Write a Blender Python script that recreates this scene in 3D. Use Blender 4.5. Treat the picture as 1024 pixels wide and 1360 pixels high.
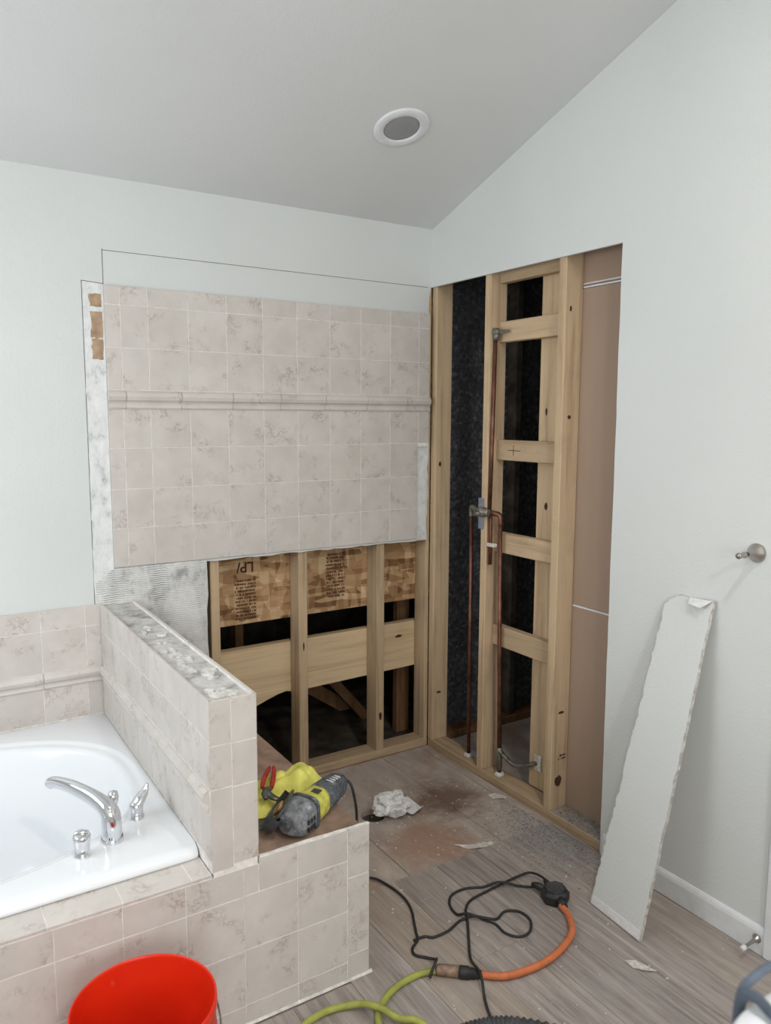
import bpy, bmesh, math, random
from mathutils import Vector, Matrix, noise as mnoise
random.seed(7)
for o in list(bpy.data.objects): bpy.data.objects.remove(o)
S = bpy.context.scene; COL = S.collection
# ------------------------------------------------------------------ camera, world, lights, exposure
CX, CY, CZ = -2.11289, -2.95805, 1.59871
YAW, PIT, ROL, FPX = .563368, .122477, .00441927, 1028.563
Fv = Vector((math.sin(YAW)*math.cos(PIT), math.cos(YAW)*math.cos(PIT), -math.sin(PIT)))
R0 = Vector((math.cos(YAW), -math.sin(YAW), 0)); U0 = R0.cross(Fv)
Rv = R0*math.cos(ROL)+U0*math.sin(ROL); Uv = -R0*math.sin(ROL)+U0*math.cos(ROL)
cd = bpy.data.cameras.new('camera'); cam = bpy.data.objects.new('camera', cd); COL.objects.link(cam)
cd.sensor_fit = 'HORIZONTAL'; cd.sensor_width = 36; cd.lens = FPX/1024*36; cd.clip_start = .05
cam.matrix_world = Matrix(((Rv.x, Uv.x, -Fv.x, CX), (Rv.y, Uv.y, -Fv.y, CY), (Rv.z, Uv.z, -Fv.z, CZ), (0, 0, 0, 1)))
cd.dof.use_dof = True; cd.dof.focus_distance = 2.9; cd.dof.aperture_fstop = 5.6
S.camera = cam
W = bpy.data.worlds.new('World'); S.world = W; W.use_nodes = True
W.node_tree.nodes['Background'].inputs[0].default_value = (.75, .86, 1, 1)
W.node_tree.nodes['Background'].inputs[1].default_value = 1.0
def area(name, loc, target, sx, sy, power, col, shape='RECTANGLE'):
    l = bpy.data.lights.new(name, 'AREA'); l.shape = shape; l.size = sx
    if shape == 'RECTANGLE': l.size_y = sy
    l.energy = power; l.color = col
    o = bpy.data.objects.new(name, l); COL.objects.link(o); o.location = loc
    o.rotation_euler = (Vector(target)-Vector(loc)).to_track_quat('-Z', 'Y').to_euler(); return o
WIN = (-3.1, -1.55, -.25, 1.15, 2.25)       # tub window in the left wall: x, y0, y1, z0, z1
WIN2 = (-5.2, -3.0, -1.4, 1.0, 2.3)          # window in the rear wall: y, x0, x1, z0, z1
area('window_daylight', (-3.22, -.9, 1.7), (0, -1.0, 1.2), 1.25, 1.05, 44, (.92, .965, 1))
area('rear_window_daylight', (-2.2, -5.32, 1.65), (-1.0, 0, 1.2), 1.55, 1.25, 72, (.97, .985, 1))
S.view_settings.view_transform = 'Standard'; S.view_settings.look = 'None'
S.view_settings.gamma = 1; S.view_settings.use_curve_mapping = False
S.view_settings.exposure = -0.72
CANPOWER = 44
# ------------------------------------------------------------------ mesh helpers
def BM(): return bmesh.new()
def box(bm, x0, x1, y0, y1, z0, z1, bev=0.):
    r = bmesh.ops.create_cube(bm, size=1)['verts']
    for v in r: v.co = Vector(((x0+x1)/2+v.co.x*(x1-x0), (y0+y1)/2+v.co.y*(y1-y0), (z0+z1)/2+v.co.z*(z1-z0)))
    if bev:
        es = list({e for v in r for e in v.link_edges})
        bmesh.ops.bevel(bm, geom=es, offset=bev, segments=1, affect='EDGES')
    return bm
def prism(bm, pts, ax, c0, c1):
    """extrude a 2D outline along an axis: ax 'x' -> pts are (y,z); 'y' -> (x,z); 'z' -> (x,y)"""
    def P(p, c): return {'x': (c, p[0], p[1]), 'y': (p[0], c, p[1]), 'z': (p[0], p[1], c)}[ax]
    a = [bm.verts.new(P(p, c0)) for p in pts]; b = [bm.verts.new(P(p, c1)) for p in pts]
    n = len(pts); fs = [bm.faces.new(a), bm.faces.new(b[::-1])]
    for i in range(n): fs.append(bm.faces.new((a[i], b[i], b[(i+1) % n], a[(i+1) % n])))
    bmesh.ops.recalc_face_normals(bm, faces=fs); return bm
def smooth_path(P, n=8):
    P = [Vector(p) for p in P]; out = []
    for i in range(len(P)-1):
        p0 = P[max(i-1, 0)]; p1 = P[i]; p2 = P[i+1]; p3 = P[min(i+2, len(P)-1)]
        for k in range(n):
            t = k/n
            out.append(.5*((2*p1)+(p2-p0)*t+(2*p0-5*p1+4*p2-p3)*t*t+(3*p1-p0-3*p2+p3)*t**3))
    out.append(P[-1]); return out
def tube(bm, P, r, seg=10, smooth=0, cap=True, rb=None):
    """sweep; r is a number or list (one per point of P); rb: second half-axis"""
    if smooth:
        m = len(P); pts = smooth_path(P, smooth)
        f = lambda L: [L[min(int(i/smooth), m-1)]*(1-(i/smooth) % 1)+L[min(int(i/smooth)+1, m-1)]*((i/smooth) % 1) for i in range(len(pts))]
        rr = f(r) if isinstance(r, (list, tuple)) else [r]*len(pts)
        r2 = f(rb) if isinstance(rb, (list, tuple)) else rr
        P = pts
    else:
        P = [Vector(p) for p in P]; rr = r if isinstance(r, (list, tuple)) else [r]*len(P); r2 = rb if rb else rr
    rings = []; up = None
    for i, p in enumerate(P):
        t = (P[min(i+1, len(P)-1)]-P[max(i-1, 0)]).normalized()
        if up is None: up = Vector((0, 0, 1)) if abs(t.z) < .9 else Vector((1, 0, 0))
        s = t.cross(up).normalized(); up = s.cross(t).normalized()
        rings.append([bm.verts.new(p+s*math.cos(a)*rr[i]+up*math.sin(a)*r2[i]) for a in [2*math.pi*k/seg for k in range(seg)]])
    for a, b in zip(rings, rings[1:]):
        for k in range(seg):
            f = bm.faces.new((a[k], a[(k+1) % seg], b[(k+1) % seg], b[k])); f.smooth = True
    if cap: bm.faces.new(rings[0]); bm.faces.new(rings[-1][::-1])
    return bm
def lathe(bm, prof, origin, axis=(0, 0, 1), seg=32, close=False):
    """profile of (radius, height) about an axis"""
    A = Vector(axis).normalized(); X = A.orthogonal().normalized(); Y = A.cross(X); O = Vector(origin); rings = []
    for r, h in prof:
        rings.append([bm.verts.new(O+A*h+(X*math.cos(t)+Y*math.sin(t))*max(r, 1e-5)) for t in [2*math.pi*k/seg for k in range(seg)]])
    for a, b in zip(rings, rings[1:]):
        for k in range(seg):
            f = bm.faces.new((a[k], a[(k+1) % seg], b[(k+1) % seg], b[k])); f.smooth = True
    if close: bm.faces.new(rings[0][::-1]); bm.faces.new(rings[-1])
    return bm
def obj(name, bm, mat, parent=None, label=None, cat=None, group=None, kind=None, recalc=True):
    if recalc: bmesh.ops.recalc_face_normals(bm, faces=bm.faces[:])
    me = bpy.data.meshes.new(name)
    if parent is not None: bmesh.ops.translate(bm, verts=bm.verts[:], vec=-world_loc(parent))
    bm.to_mesh(me); bm.free()
    me.materials.append(mat)
    o = bpy.data.objects.new(name, me); COL.objects.link(o)
    if parent is not None: o.parent = parent
    return tag(o, label, cat, group, kind)
def world_loc(o):
    l = o.location.copy()
    while o.parent: o = o.parent; l += o.location
    return l
def tag(o, label=None, cat=None, group=None, kind=None):
    if label: o['label'] = label
    if cat: o['category'] = cat
    if group: o['group'] = group
    if kind: o['kind'] = kind
    return o
def thing(name, label, cat, loc, group=None):
    o = bpy.data.objects.new(name, None); COL.objects.link(o); o.location = loc; o.empty_display_size = .05
    return tag(o, label, cat, group)
_cache = {}
def piece(name, mat, parent, x0, x1, y0, y1, z0, z1, bev=.0008):
    """one tile / plank: boxes of one size share their mesh"""
    k = (mat.name, round(x1-x0, 4), round(y1-y0, 4), round(z1-z0, 4), bev)
    if k not in _cache:
        bm = box(BM(), -k[1]/2, k[1]/2, -k[2]/2, k[2]/2, -k[3]/2, k[3]/2, bev)
        me = bpy.data.meshes.new(name); bm.to_mesh(me); bm.free(); me.materials.append(mat); _cache[k] = me
    o = bpy.data.objects.new(name, _cache[k]); COL.objects.link(o)
    o.location = Vector(((x0+x1)/2, (y0+y1)/2, (z0+z1)/2))-(world_loc(parent) if parent else Vector())
    o.parent = parent; return o
def jag(a, b, n, amp, seed=0):
    """points from a to b (a included, b not) with a ragged offset"""
    rnd = random.Random(seed); a = Vector((a[0], a[1])); b = Vector((b[0], b[1])); d = b-a; nn = Vector((-d.y, d.x)).normalized()
    out = []
    for i in range(n):
        t = (i+(rnd.random()-.5)*.5 if i else 0)/n
        q = a+d*t+(nn*rnd.uniform(-amp, amp) if i else Vector((0, 0))); out.append((q.x, q.y))
    return out
# ------------------------------------------------------------------ materials
def srgb(c): return tuple(((v/255)/12.92 if v/255 <= .04045 else ((v/255+.055)/1.055)**2.4) for v in c)+(1,)
class NT:
    def __init__(s, name):
        m = bpy.data.materials.new(name); m.use_nodes = True; s.m = m; s.t = m.node_tree; s.n = s.t.nodes
        s.b = s.n['Principled BSDF']; s.out = s.n['Material Output']
    def N(s, typ, **kw):
        n = s.n.new(typ)
        for k, v in kw.items():
            if k in ('operation', 'blend_type', 'data_type', 'feature', 'noise_dimensions', 'wave_type', 'bands_direction', 'distance'): setattr(n, k, v)
            else: n.inputs[k].default_value = v
        return n
    def L(s, a, b): s.t.links.new(a, b)
    def pos(s, scale=(1, 1, 1), rnd=0., rot=(0, 0, 0)):
        g = s.n.new('ShaderNodeNewGeometry'); mp = s.n.new('ShaderNodeMapping'); mp.inputs['Scale'].default_value = scale; mp.inputs['Rotation'].default_value = rot
        if rnd:
            oi = s.n.new('ShaderNodeObjectInfo'); sc = s.N('ShaderNodeMath', operation='MULTIPLY'); sc.inputs[1].default_value = rnd
            s.L(oi.outputs['Random'], sc.inputs[0]); ad = s.N('ShaderNodeVectorMath', operation='ADD')
            s.L(g.outputs['Position'], ad.inputs[0]); s.L(sc.outputs[0], ad.inputs[1]); s.L(ad.outputs[0], mp.inputs['Vector'])
        else: s.L(g.outputs['Position'], mp.inputs['Vector'])
        return mp.outputs[0]
    def noise(s, vec, scale, detail=4, rough=.55, dist=0):
        n = s.n.new('ShaderNodeTexNoise'); n.inputs['Scale'].default_value = scale; n.inputs['Detail'].default_value = detail
        n.inputs['Roughness'].default_value = rough; n.inputs['Distortion'].default_value = dist
        if vec is not None: s.L(vec, n.inputs['Vector'])
        return n.outputs['Fac']
    def ramp(s, fac, stops):
        r = s.n.new('ShaderNodeValToRGB'); e = r.color_ramp.elements
        while len(e) < len(stops): e.new(.5)
        for el, (p, c) in zip(e, stops):
            el.position = p; el.color = c if isinstance(c, tuple) and len(c) == 4 else ((c, c, c, 1) if not isinstance(c, tuple) else srgb(c))
        s.L(fac, r.inputs[0]); return r.outputs[0]
    def mix(s, fac, a, b, mode='MIX'):
        m = s.n.new('ShaderNodeMix'); m.data_type = 'RGBA'; m.blend_type = mode
        for i, v in ((0, fac), (6, a), (7, b)):
            if hasattr(v, 'is_output'): s.L(v, m.inputs[i])
            elif isinstance(v, tuple): m.inputs[i].default_value = v if len(v) == 4 else srgb(v)
            else: m.inputs[i].default_value = v
        return m.outputs[2]
    def math(s, op, a, b=0.):
        m = s.N('ShaderNodeMath', operation=op)
        for i, v in enumerate((a, b)):
            if hasattr(v, 'is_output'): s.L(v, m.inputs[i])
            else: m.inputs[i].default_value = v
        return m.outputs[0]
    def bump(s, h, strength, dist=.002):
        b = s.n.new('ShaderNodeBump'); b.inputs['Strength'].default_value = strength; b.inputs['Distance'].default_value = dist
        s.L(h, b.inputs['Height']); s.L(b.outputs[0], s.b.inputs['Normal'])
    def fin(s, col, rough=.6, metal=0, spec=.5):
        if hasattr(col, 'is_output'): s.L(col, s.b.inputs['Base Color'])
        else: s.b.inputs['Base Color'].default_value = srgb(col)
        if hasattr(rough, 'is_output'): s.L(rough, s.b.inputs['Roughness'])
        else: s.b.inputs['Roughness'].default_value = rough
        s.b.inputs['Metallic'].default_value = metal; s.b.inputs['Specular IOR Level'].default_value = spec
        return s.m
def plain(name, col, rough=.6, metal=0, var=.06, scale=25, spec=.5, bump=0):
    n = NT(name); f = n.noise(n.pos(), scale)
    dk = tuple(max(0, int(c*(1-var*2))) for c in col); lt = tuple(min(255, int(c*(1+var))) for c in col)
    c = n.ramp(f, [(.3, dk), (.7, lt)])
    if bump: n.bump(n.noise(n.pos(), scale*6, 3), bump)
    return n.fin(c, rough, metal, spec)
def wall_paint(name, col, bump=.2):
    n = NT(name); f = n.noise(n.pos(), 1.3, 2)
    c = n.ramp(f, [(.3, tuple(int(v*.975) for v in col)), (.7, col)])
    n.bump(n.ramp(n.noise(n.pos(), 95, 3, .5), [(.38, 0.), (.62, 1.)]), bump, .0016); return n.fin(c, .62, 0, .35)
def make_wood(name, axis, base=(208, 183, 150), dark=(176, 148, 116), wear=.25):
    n = NT(name); sc = [22, 22, 22]; sc['xyz'.index(axis)] = 1.1
    v = n.pos(tuple(sc), 7.3)
    g = n.noise(v, 1.6, 5, .6, .8); g2 = n.noise(v, 7, 3, .6)
    c = n.ramp(g, [(.28, dark), (.5, base), (.75, tuple(min(255, int(q*1.06)) for q in base))])
    c = n.mix(n.math('MULTIPLY', g2, .28), c, dark, 'MIX')
    oi = n.n.new('ShaderNodeObjectInfo'); tone = n.ramp(oi.outputs['Random'], [(0, .78), (1, 1.)])
    c = n.mix(1., c, tone, 'MULTIPLY')
    d = n.ramp(n.noise(n.pos((3, 3, 3), 3), 2.2, 5, .65), [(.52, 0.), (.75, 1.)])
    c = n.mix(n.math('MULTIPLY', d, wear), c, (120, 104, 88))
    n.bump(g2, .25, .001); return n.fin(c, .72, 0, .25)
def make_tile(name):
    n = NT(name); v = n.pos((1, 1, 1), 5.7)
    base = n.ramp(n.noise(v, 9, 4, .6), [(.3, (202, 195, 188)), (.7, (215, 209, 203))])
    vein = n.math('ABSOLUTE', n.math('SUBTRACT', n.noise(v, 24, 6, .72, .35), .5))
    vm = n.ramp(vein, [(.0, 1.), (.045, 0.)])
    pm = n.ramp(n.noise(v, 11, 3, .6), [(.52, 0.), (.66, 1.)])
    c = n.mix(n.math('MULTIPLY', n.math('MULTIPLY', vm, pm), .6), base, (144, 122, 107))
    bl = n.ramp(n.noise(v, 24, 4, .7), [(.54, 0.), (.74, .42)])
    c = n.mix(n.math('MULTIPLY', bl, pm), c, (164, 140, 124))
    oi = n.n.new('ShaderNodeObjectInfo'); c = n.mix(1., c, n.ramp(oi.outputs['Random'], [(0, .95), (1, 1.)]), 'MULTIPLY')
    n.bump(n.noise(v, 60, 3), .08, .001); return n.fin(c, .42, 0, .4)
def make_osb(name, tint=(198, 164, 124)):
    n = NT(name)
    def flakes(rot, sc):
        vo = n.n.new('ShaderNodeTexVoronoi'); vo.inputs['Scale'].default_value = 1; n.L(n.pos(sc, 0, rot), vo.inputs['Vector']); return vo
    a = flakes((.3, .9, .5), (11, 30, 40)); b = flakes((.2, -.7, 1.1), (34, 20, 12))
    sa = n.n.new('ShaderNodeSeparateColor'); n.L(a.outputs['Color'], sa.inputs[0]); sb = n.n.new('ShaderNodeSeparateColor'); n.L(b.outputs['Color'], sb.inputs[0])
    f = n.math('ADD', n.math('MULTIPLY', sa.outputs[0], .6), n.math('MULTIPLY', sb.outputs[1], .4))
    c = n.ramp(f, [(.1, (112, 82, 56)), (.35, (166, 130, 94)), (.65, tint), (.95, (226, 202, 166))])
    c = n.mix(n.math('MULTIPLY', n.noise(n.pos(), 160, 2), .35), c, (120, 84, 50))
    n.bump(f, .5, .002); return n.fin(c, .75, 0, .2)
M = {}
M['wall'] = wall_paint('painted drywall', (219, 222, 220))
M['ceil'] = wall_paint('ceiling paint', (220, 221, 221), .12)
M['white'] = plain('white trim paint', (226, 228, 230), .38, 0, .015)
M['gyp'] = plain('gypsum core', (205, 202, 196), .9, 0, .1, 60, .2, .4)
for a in 'xyz': M['wood'+a] = make_wood('pine lumber along '+a, a)
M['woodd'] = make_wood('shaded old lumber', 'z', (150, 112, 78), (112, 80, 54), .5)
M['plankw'] = make_wood('wide pine plank', 'x', (228, 203, 166), (204, 174, 134), .08)
M['tile'] = make_tile('mottled beige ceramic tile')
M['grout'] = plain('pale grout', (236, 232, 226), .85, 0, .05, 40, .2)
M['osb'] = make_osb('strand board')
M['felt'] = None
n = NT('black building paper'); f = n.noise(n.pos(), 55, 6, .75); c = n.ramp(f, [(.4, (66, 68, 74)), (.56, (100, 102, 108)), (.7, (160, 160, 162))])
n.bump(f, .8, .006); M['felt'] = n.fin(c, .8, 0, .4)
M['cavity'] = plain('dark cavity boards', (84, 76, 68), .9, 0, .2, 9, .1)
M['paper'] = None
n = NT('brown drywall paper'); c = n.ramp(n.noise(n.pos((1, 1, .4)), 2.4, 3), [(.3, (158, 136, 118)), (.7, (170, 148, 130))]); M['paper'] = n.fin(c, .85, 0, .15)
n = NT('thinset and cement board'); p = n.pos()
c = n.ramp(n.noise(p, 9, 6, .7), [(.33, (160, 161, 162)), (.45, (212, 212, 210)), (.62, (230, 230, 228))])
wv = n.n.new('ShaderNodeTexWave'); wv.wave_type = 'BANDS'; wv.bands_direction = 'Z'; wv.inputs['Scale'].default_value = 38; wv.inputs['Distortion'].default_value = 4; n.L(p, wv.inputs['Vector'])
k = n.math('MULTIPLY', n.ramp(wv.outputs['Fac'], [(.72, 0.), (.86, 1.)]), n.ramp(n.noise(n.pos((9, 9, 2.5)), 1.1, 3), [(.5, 0.), (.6, .75)]))
c = n.mix(k, c, (92, 92, 92)); n.bump(wv.outputs['Fac'], .35, .002); M['cement'] = n.fin(c, .9, 0, .2)
n = NT('scraped wall strip'); p = n.pos((1, 1, .6))
c = n.ramp(n.noise(p, 26, 6, .72), [(.3, (176, 180, 184)), (.45, (222, 223, 223)), (.66, (238, 238, 236))])
n.bump(n.noise(p, 70, 4), .6, .003); M['scrape'] = n.fin(c, .9, 0, .2)
n = NT('scraped half wall top'); p = n.pos()
c = n.ramp(n.noise(p, 16, 6, .7), [(.34, (150, 149, 146)), (.5, (196, 194, 190)), (.68, (220, 217, 212))])
n.bump(n.noise(p, 50, 4), .6, .003); M['htop'] = n.fin(c, .9, 0, .2)
M['mortar'] = plain('dried mortar', (222, 220, 214), .9, 0, .08, 50, .2, .5)
n = NT('plywood subfloor'); p = n.pos((1, .35, 1), 2.)
c = n.ramp(n.noise(p, 14, 5, .65, .6), [(.3, (160, 147, 138)), (.6, (184, 172, 163)), (.8, (200, 189, 181))])
c = n.mix(n.math('MULTIPLY', n.ramp(n.noise(n.pos(), 3.1, 4, .6), [(.5, 0.), (.66, .8)]), .7), c, (146, 112, 88))
def blob(cx, cy, r0, r1):
    d = n.N('ShaderNodeVectorMath', operation='DISTANCE'); d.inputs[1].default_value = (cx, cy, 0); n.L(n.pos(), d.inputs[0])
    return n.ramp(n.math('ADD', d.outputs['Value'], n.math('MULTIPLY', n.math('SUBTRACT', n.noise(n.pos(), 12, 4, .7), .5), .28)), [(r0, 1.), (r1, 0.)])
c = n.mix(n.math('MULTIPLY', blob(-.24, -.47, .07, .19), .8), c, (104, 78, 62))
c = n.mix(n.math('MULTIPLY', blob(-.5, -.72, .08, .22), .6), c, (156, 116, 92))
c = n.mix(n.math('MULTIPLY', n.ramp(n.noise(n.pos(), 90, 3, .6), [(.62, 0.), (.72, 1.)]), .5), c, (190, 186, 180))
n.bump(n.noise(p, 30, 4), .3, .002); M['ply'] = n.fin(c, .85, 0, .2)
n = NT('grey oak vinyl plank'); p = n.pos((16, 1, 1), 9.)
g = n.noise(p, 3.0, 6, .68, .7); oi = n.n.new('ShaderNodeObjectInfo')
c = n.ramp(g, [(.28, (114, 107, 104)), (.5, (158, 149, 144)), (.72, (186, 177, 170))])
c = n.mix(n.ramp(oi.outputs['Random'], [(0, 0.), (.6, .1), (1, .65)]), c, n.mix(g, (140, 122, 106), (190, 176, 160)))
c = n.mix(n.ramp(oi.outputs['Random'], [(0, .3), (.25, 0.), (1, 0.)]), c, (92, 82, 80))
c = n.mix(n.math('MULTIPLY', n.ramp(n.noise(n.pos((1, 1, 1)), 4, 5, .7), [(.5, 0.), (.75, 1.)]), .35), c, (176, 172, 168))
n.bump(g, .15, .001); M['vinyl'] = n.fin(c, .5, 0, .35)
n = NT('glazed white acrylic'); M['acryl'] = n.fin((238, 241, 244), .14, 0, .5)
n = NT('chrome'); M['chrome'] = n.fin((224, 226, 230), .08, 1)
n = NT('brushed nickel'); M['nickel'] = n.fin((176, 170, 164), .3, 1)
n = NT('aged copper'); c = n.ramp(n.noise(n.pos(), 18, 4), [(.3, (92, 58, 46)), (.7, (142, 98, 80))]); M['copper'] = n.fin(c, .45, .7)
M['brass'] = plain('dull plumbing brass', (128, 126, 116), .45, .6, .15, 40)
M['galv'] = plain('galvanised plate', (150, 154, 170), .5, .5, .1, 30)
n = NT('glossy orange red plastic'); c = n.ramp(n.noise(n.pos(), 6, 4), [(.3, (212, 36, 10)), (.7, (228, 48, 20))])
c = n.mix(n.math('MULTIPLY', n.ramp(n.noise(n.pos((1, 1, .5)), 30, 4, .7), [(.64, 0.), (.8, 1.)]), .25), c, (240, 160, 140)); M['bucket'] = n.fin(c, .32)
M['ogrip'] = plain('orange rubber cable', (208, 118, 72), .55, 0, .05)
M['green'] = plain('lime green rubber cable', (160, 164, 78), .55, 0, .06)
M['black'] = plain('black rubber', (40, 40, 42), .55, 0, .1)
M['darkpl'] = plain('dark grey plastic', (66, 68, 70), .5, 0, .1, 40)
M['dustgrey'] = None
n = NT('dusty grey cast metal'); c = n.ramp(n.noise(n.pos(), 45, 5, .7), [(.38, (96, 98, 102)), (.56, (142, 144, 148)), (.7, (190, 192, 194))]); M['dustgrey'] = n.fin(c, .6, .1)
n = NT('dusty dark housing'); c = n.ramp(n.noise(n.pos(), 40, 5, .7), [(.42, (66, 70, 76)), (.58, (96, 100, 106)), (.74, (164, 168, 172))]); M['dustdark'] = n.fin(c, .65)
M['lime'] = plain('dusty lime plastic', (206, 202, 92), .55, 0, .08, 50)
M['glove'] = plain('bright yellow fabric', (236, 232, 122), .9, 0, .06, 22, .1, .6)
M['red'] = plain('red plastic grips', (176, 48, 40), .5, 0, .1)
M['steel'] = plain('worn dark steel', (112, 110, 106), .4, .8, .15, 50)
M['tissue'] = plain('white paper towel', (228, 228, 228), .9, 0, .03, 40, .1, .5)
M['chip'] = plain('pale plaster chips', (214, 208, 200), .9, 0, .08, 80, .2)
M['crumb'] = plain('grey mortar crumbs', (158, 158, 158), .95, 0, .15, 90, .1)
M['ink'] = plain('dark ink', (46, 36, 32), .8, 0, .1)
M['inkr'] = plain('brown stamp ink', (74, 44, 32), .8, 0, .15)
M['pencil'] = plain('pencil graphite', (88, 88, 90), .7, 0, .1)
M['knot'] = plain('dark pine knot', (70, 44, 32), .8, 0, .2, 60)
M['lens'] = plain('frosted lamp lens', (150, 152, 154), .5, 0, .02)
M['bluegrey'] = plain('slate blue webbing', (84, 94, 108), .7, 0, .1)
M['tear'] = plain('torn brown paper', (182, 156, 130), .9, 0, .08, 30, .1)
n = NT('window glass')
tr = n.n.new('ShaderNodeBsdfTransparent'); gl = n.n.new('ShaderNodeBsdfGlossy'); gl.inputs['Roughness'].default_value = .03; ms = n.n.new('ShaderNodeMixShader'); ms.inputs[0].default_value = .06
n.L(tr.outputs[0], ms.inputs[1]); n.L(gl.outputs[0], ms.inputs[2]); n.L(ms.outputs[0], n.out.inputs['Surface']); M['glass'] = n.m
n = NT('lit lamp lens'); n.b.inputs['Emission Color'].default_value = (1, .95, .88, 1); n.b.inputs['Emission Strength'].default_value = 6; M['lit'] = n.fin((240, 238, 232), .5)
# ------------------------------------------------------------------ room shell
SL = .338
def ceil_z(y): return 2.438-SL*y if y > -3.2 else 2.438+SL*3.2-SL*(-3.2-y)
XL, YB = -3.1, -5.2
STR = dict(kind='structure')
floor = obj('floor', box(BM(), XL, 1.4, YB, 1.1, -.12, -.03), M['cavity'], **STR)
ceiling = obj('ceiling', prism(BM(), [(.115, ceil_z(0)-.039), (-3.2, ceil_z(-3.2)), (YB-.1, ceil_z(YB-.1)), (YB-.1, ceil_z(YB-.1)+.1), (-3.2, ceil_z(-3.2)+.1), (.115, ceil_z(0)+.06)], 'x', XL-.1, .13), M['ceil'], **STR)
# back wall drywall: full height at the left, cut off low behind the shower
ow = [(XL, -.03), (-1.09, -.03)]+jag((-1.09, -.03), (-1.088, 1.018), 22, .004, 3)[1:]+[(-1.088, 1.022)]+jag((-1.088, 1.022), (-.012, 1.022), 26, .003, 4)[1:]+\
     jag((-.012, 1.022), (-.012, 2.175), 34, .006, 5)+[(-.004, 2.184), (.013, 2.184), (.013, 2.45), (XL, 2.45)]
wall_back = obj('wall_back', prism(BM(), ow, 'y', 0., .0125), M['wall'], label='white back wall partly tiled and cut open to its studs', **STR)
# right wall drywall with the cut shower opening
rt = [(0, 2.184), (0, ceil_z(0)+.02), (-3.2, ceil_z(-3.2)+.02), (-3.2, -.03), (-1.108, -.03)]+jag((-1.108, -.03), (-1.101, 2.184), 30, .0015, 6)[1:]+[(-1.101, 2.184)]
wall_right = obj('wall_right', prism(BM(), rt, 'x', 0., .0127), M['wall'], label='white right wall cut open over bare framing and plumbing', **STR)
obj('wall_right_rear', prism(BM(), [(-3.2, -.03), (-3.2, ceil_z(-3.2)+.02), (YB, ceil_z(YB)+.02), (YB, -.03)], 'x', 0, .0127), M['wall'], **STR)
# left wall with the window above the tub, rear wall with a window
def wall_win(name, ax, c0, c1, a0, a1, top, w):
    bm = BM(); w0, w1, z0, z1 = w
    # four prisms around the opening
    prism(bm, [(a0, -.03), (a1, -.03), (a1, z0), (a0, z0)], ax, c0, c1)
    prism(bm, [(a0, z0), (w0, z0), (w0, z1), (a0, z1)], ax, c0, c1); prism(bm, [(w1, z0), (a1, z0), (a1, z1), (w1, z1)], ax, c0, c1)
    prism(bm, [(a0, z1), (a1, z1)]+top, ax, c0, c1)
    return obj(name, bm, M['wall'], **STR)
wall_win('wall_left', 'x', XL-.1, XL, YB, .0125, [(.0125, 2.46), (-3.2, ceil_z(-3.2)+.02), (YB, ceil_z(YB)+.02)], (WIN[1], WIN[2], WIN[3], WIN[4]))
wall_win('wall_rear', 'y', YB-.1, YB, XL-.1, .0127, [(.0127, ceil_z(YB)+.02), (XL-.1, ceil_z(YB)+.02)], WIN2[1:])
def window(name, ax, c, a0, a1, z0, z1):
    bm = BM(); t = .045
    for (p, q, r, s) in ((a0, a1, z0, z0+t), (a0, a1, z1-t, z1), (a0, a0+t, z0+t, z1-t), (a1-t, a1, z0+t, z1-t), ((a0+a1)/2-.02, (a0+a1)/2+.02, z0+t, z1-t)):
        box(bm, *((c-.03, c+.03, p, q, r, s) if ax == 'x' else (p, q, c-.03, c+.03, r, s)))
    w = obj(name, bm, M['white'], **STR)
    for p, q in ((a0+t, (a0+a1)/2-.02), ((a0+a1)/2+.02, a1-t)):
        obj('pane', box(BM(), *((c-.003, c+.003, p, q, z0+t, z1-t) if ax == 'x' else (p, q, c-.003, c+.003, z0+t, z1-t))), M['glass'], w)
window('window_1', 'x', XL-.05, *WIN[1:]); window('window_2', 'y', YB-.05, *WIN2[1:])
# baseboard, door casing, door
bp = [(-.0005, 0), (-.012, 0), (-.012, .066), (-.009, .076), (-.0045, .083), (-.0005, .085)]
bm = BM(); prism(bm, [(p[0], p[1]) for p in bp], 'y', -1.757, -1.125); obj('baseboard_right', bm, M['white'], label='white baseboard along the right wall', **STR)
bm = BM(); box(bm, -.018, -.0005, -1.827, -1.757, 0, 2.12, .003); box(bm, -.018, -.0005, -2.64, -1.83, 2.05, 2.12, .003); box(bm, -.018, -.0005, -2.71, -2.64, 0, 2.12, .003)
obj('trim_1', bm, M['white'], **STR)
door = obj('door_1', box(BM(), -.010, -.0005, -2.64, -1.827, .01, 2.05, .002), M['white'], **STR)
for z0, z1 in ((.2, .95), (1.1, 1.9)):
    for y0, y1 in ((-2.56, -2.28), (-2.19, -1.91)): obj('door_panel', box(BM(), -.0135, -.009, y0, y1, z0, z1, .003), M['white'], door)
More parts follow.
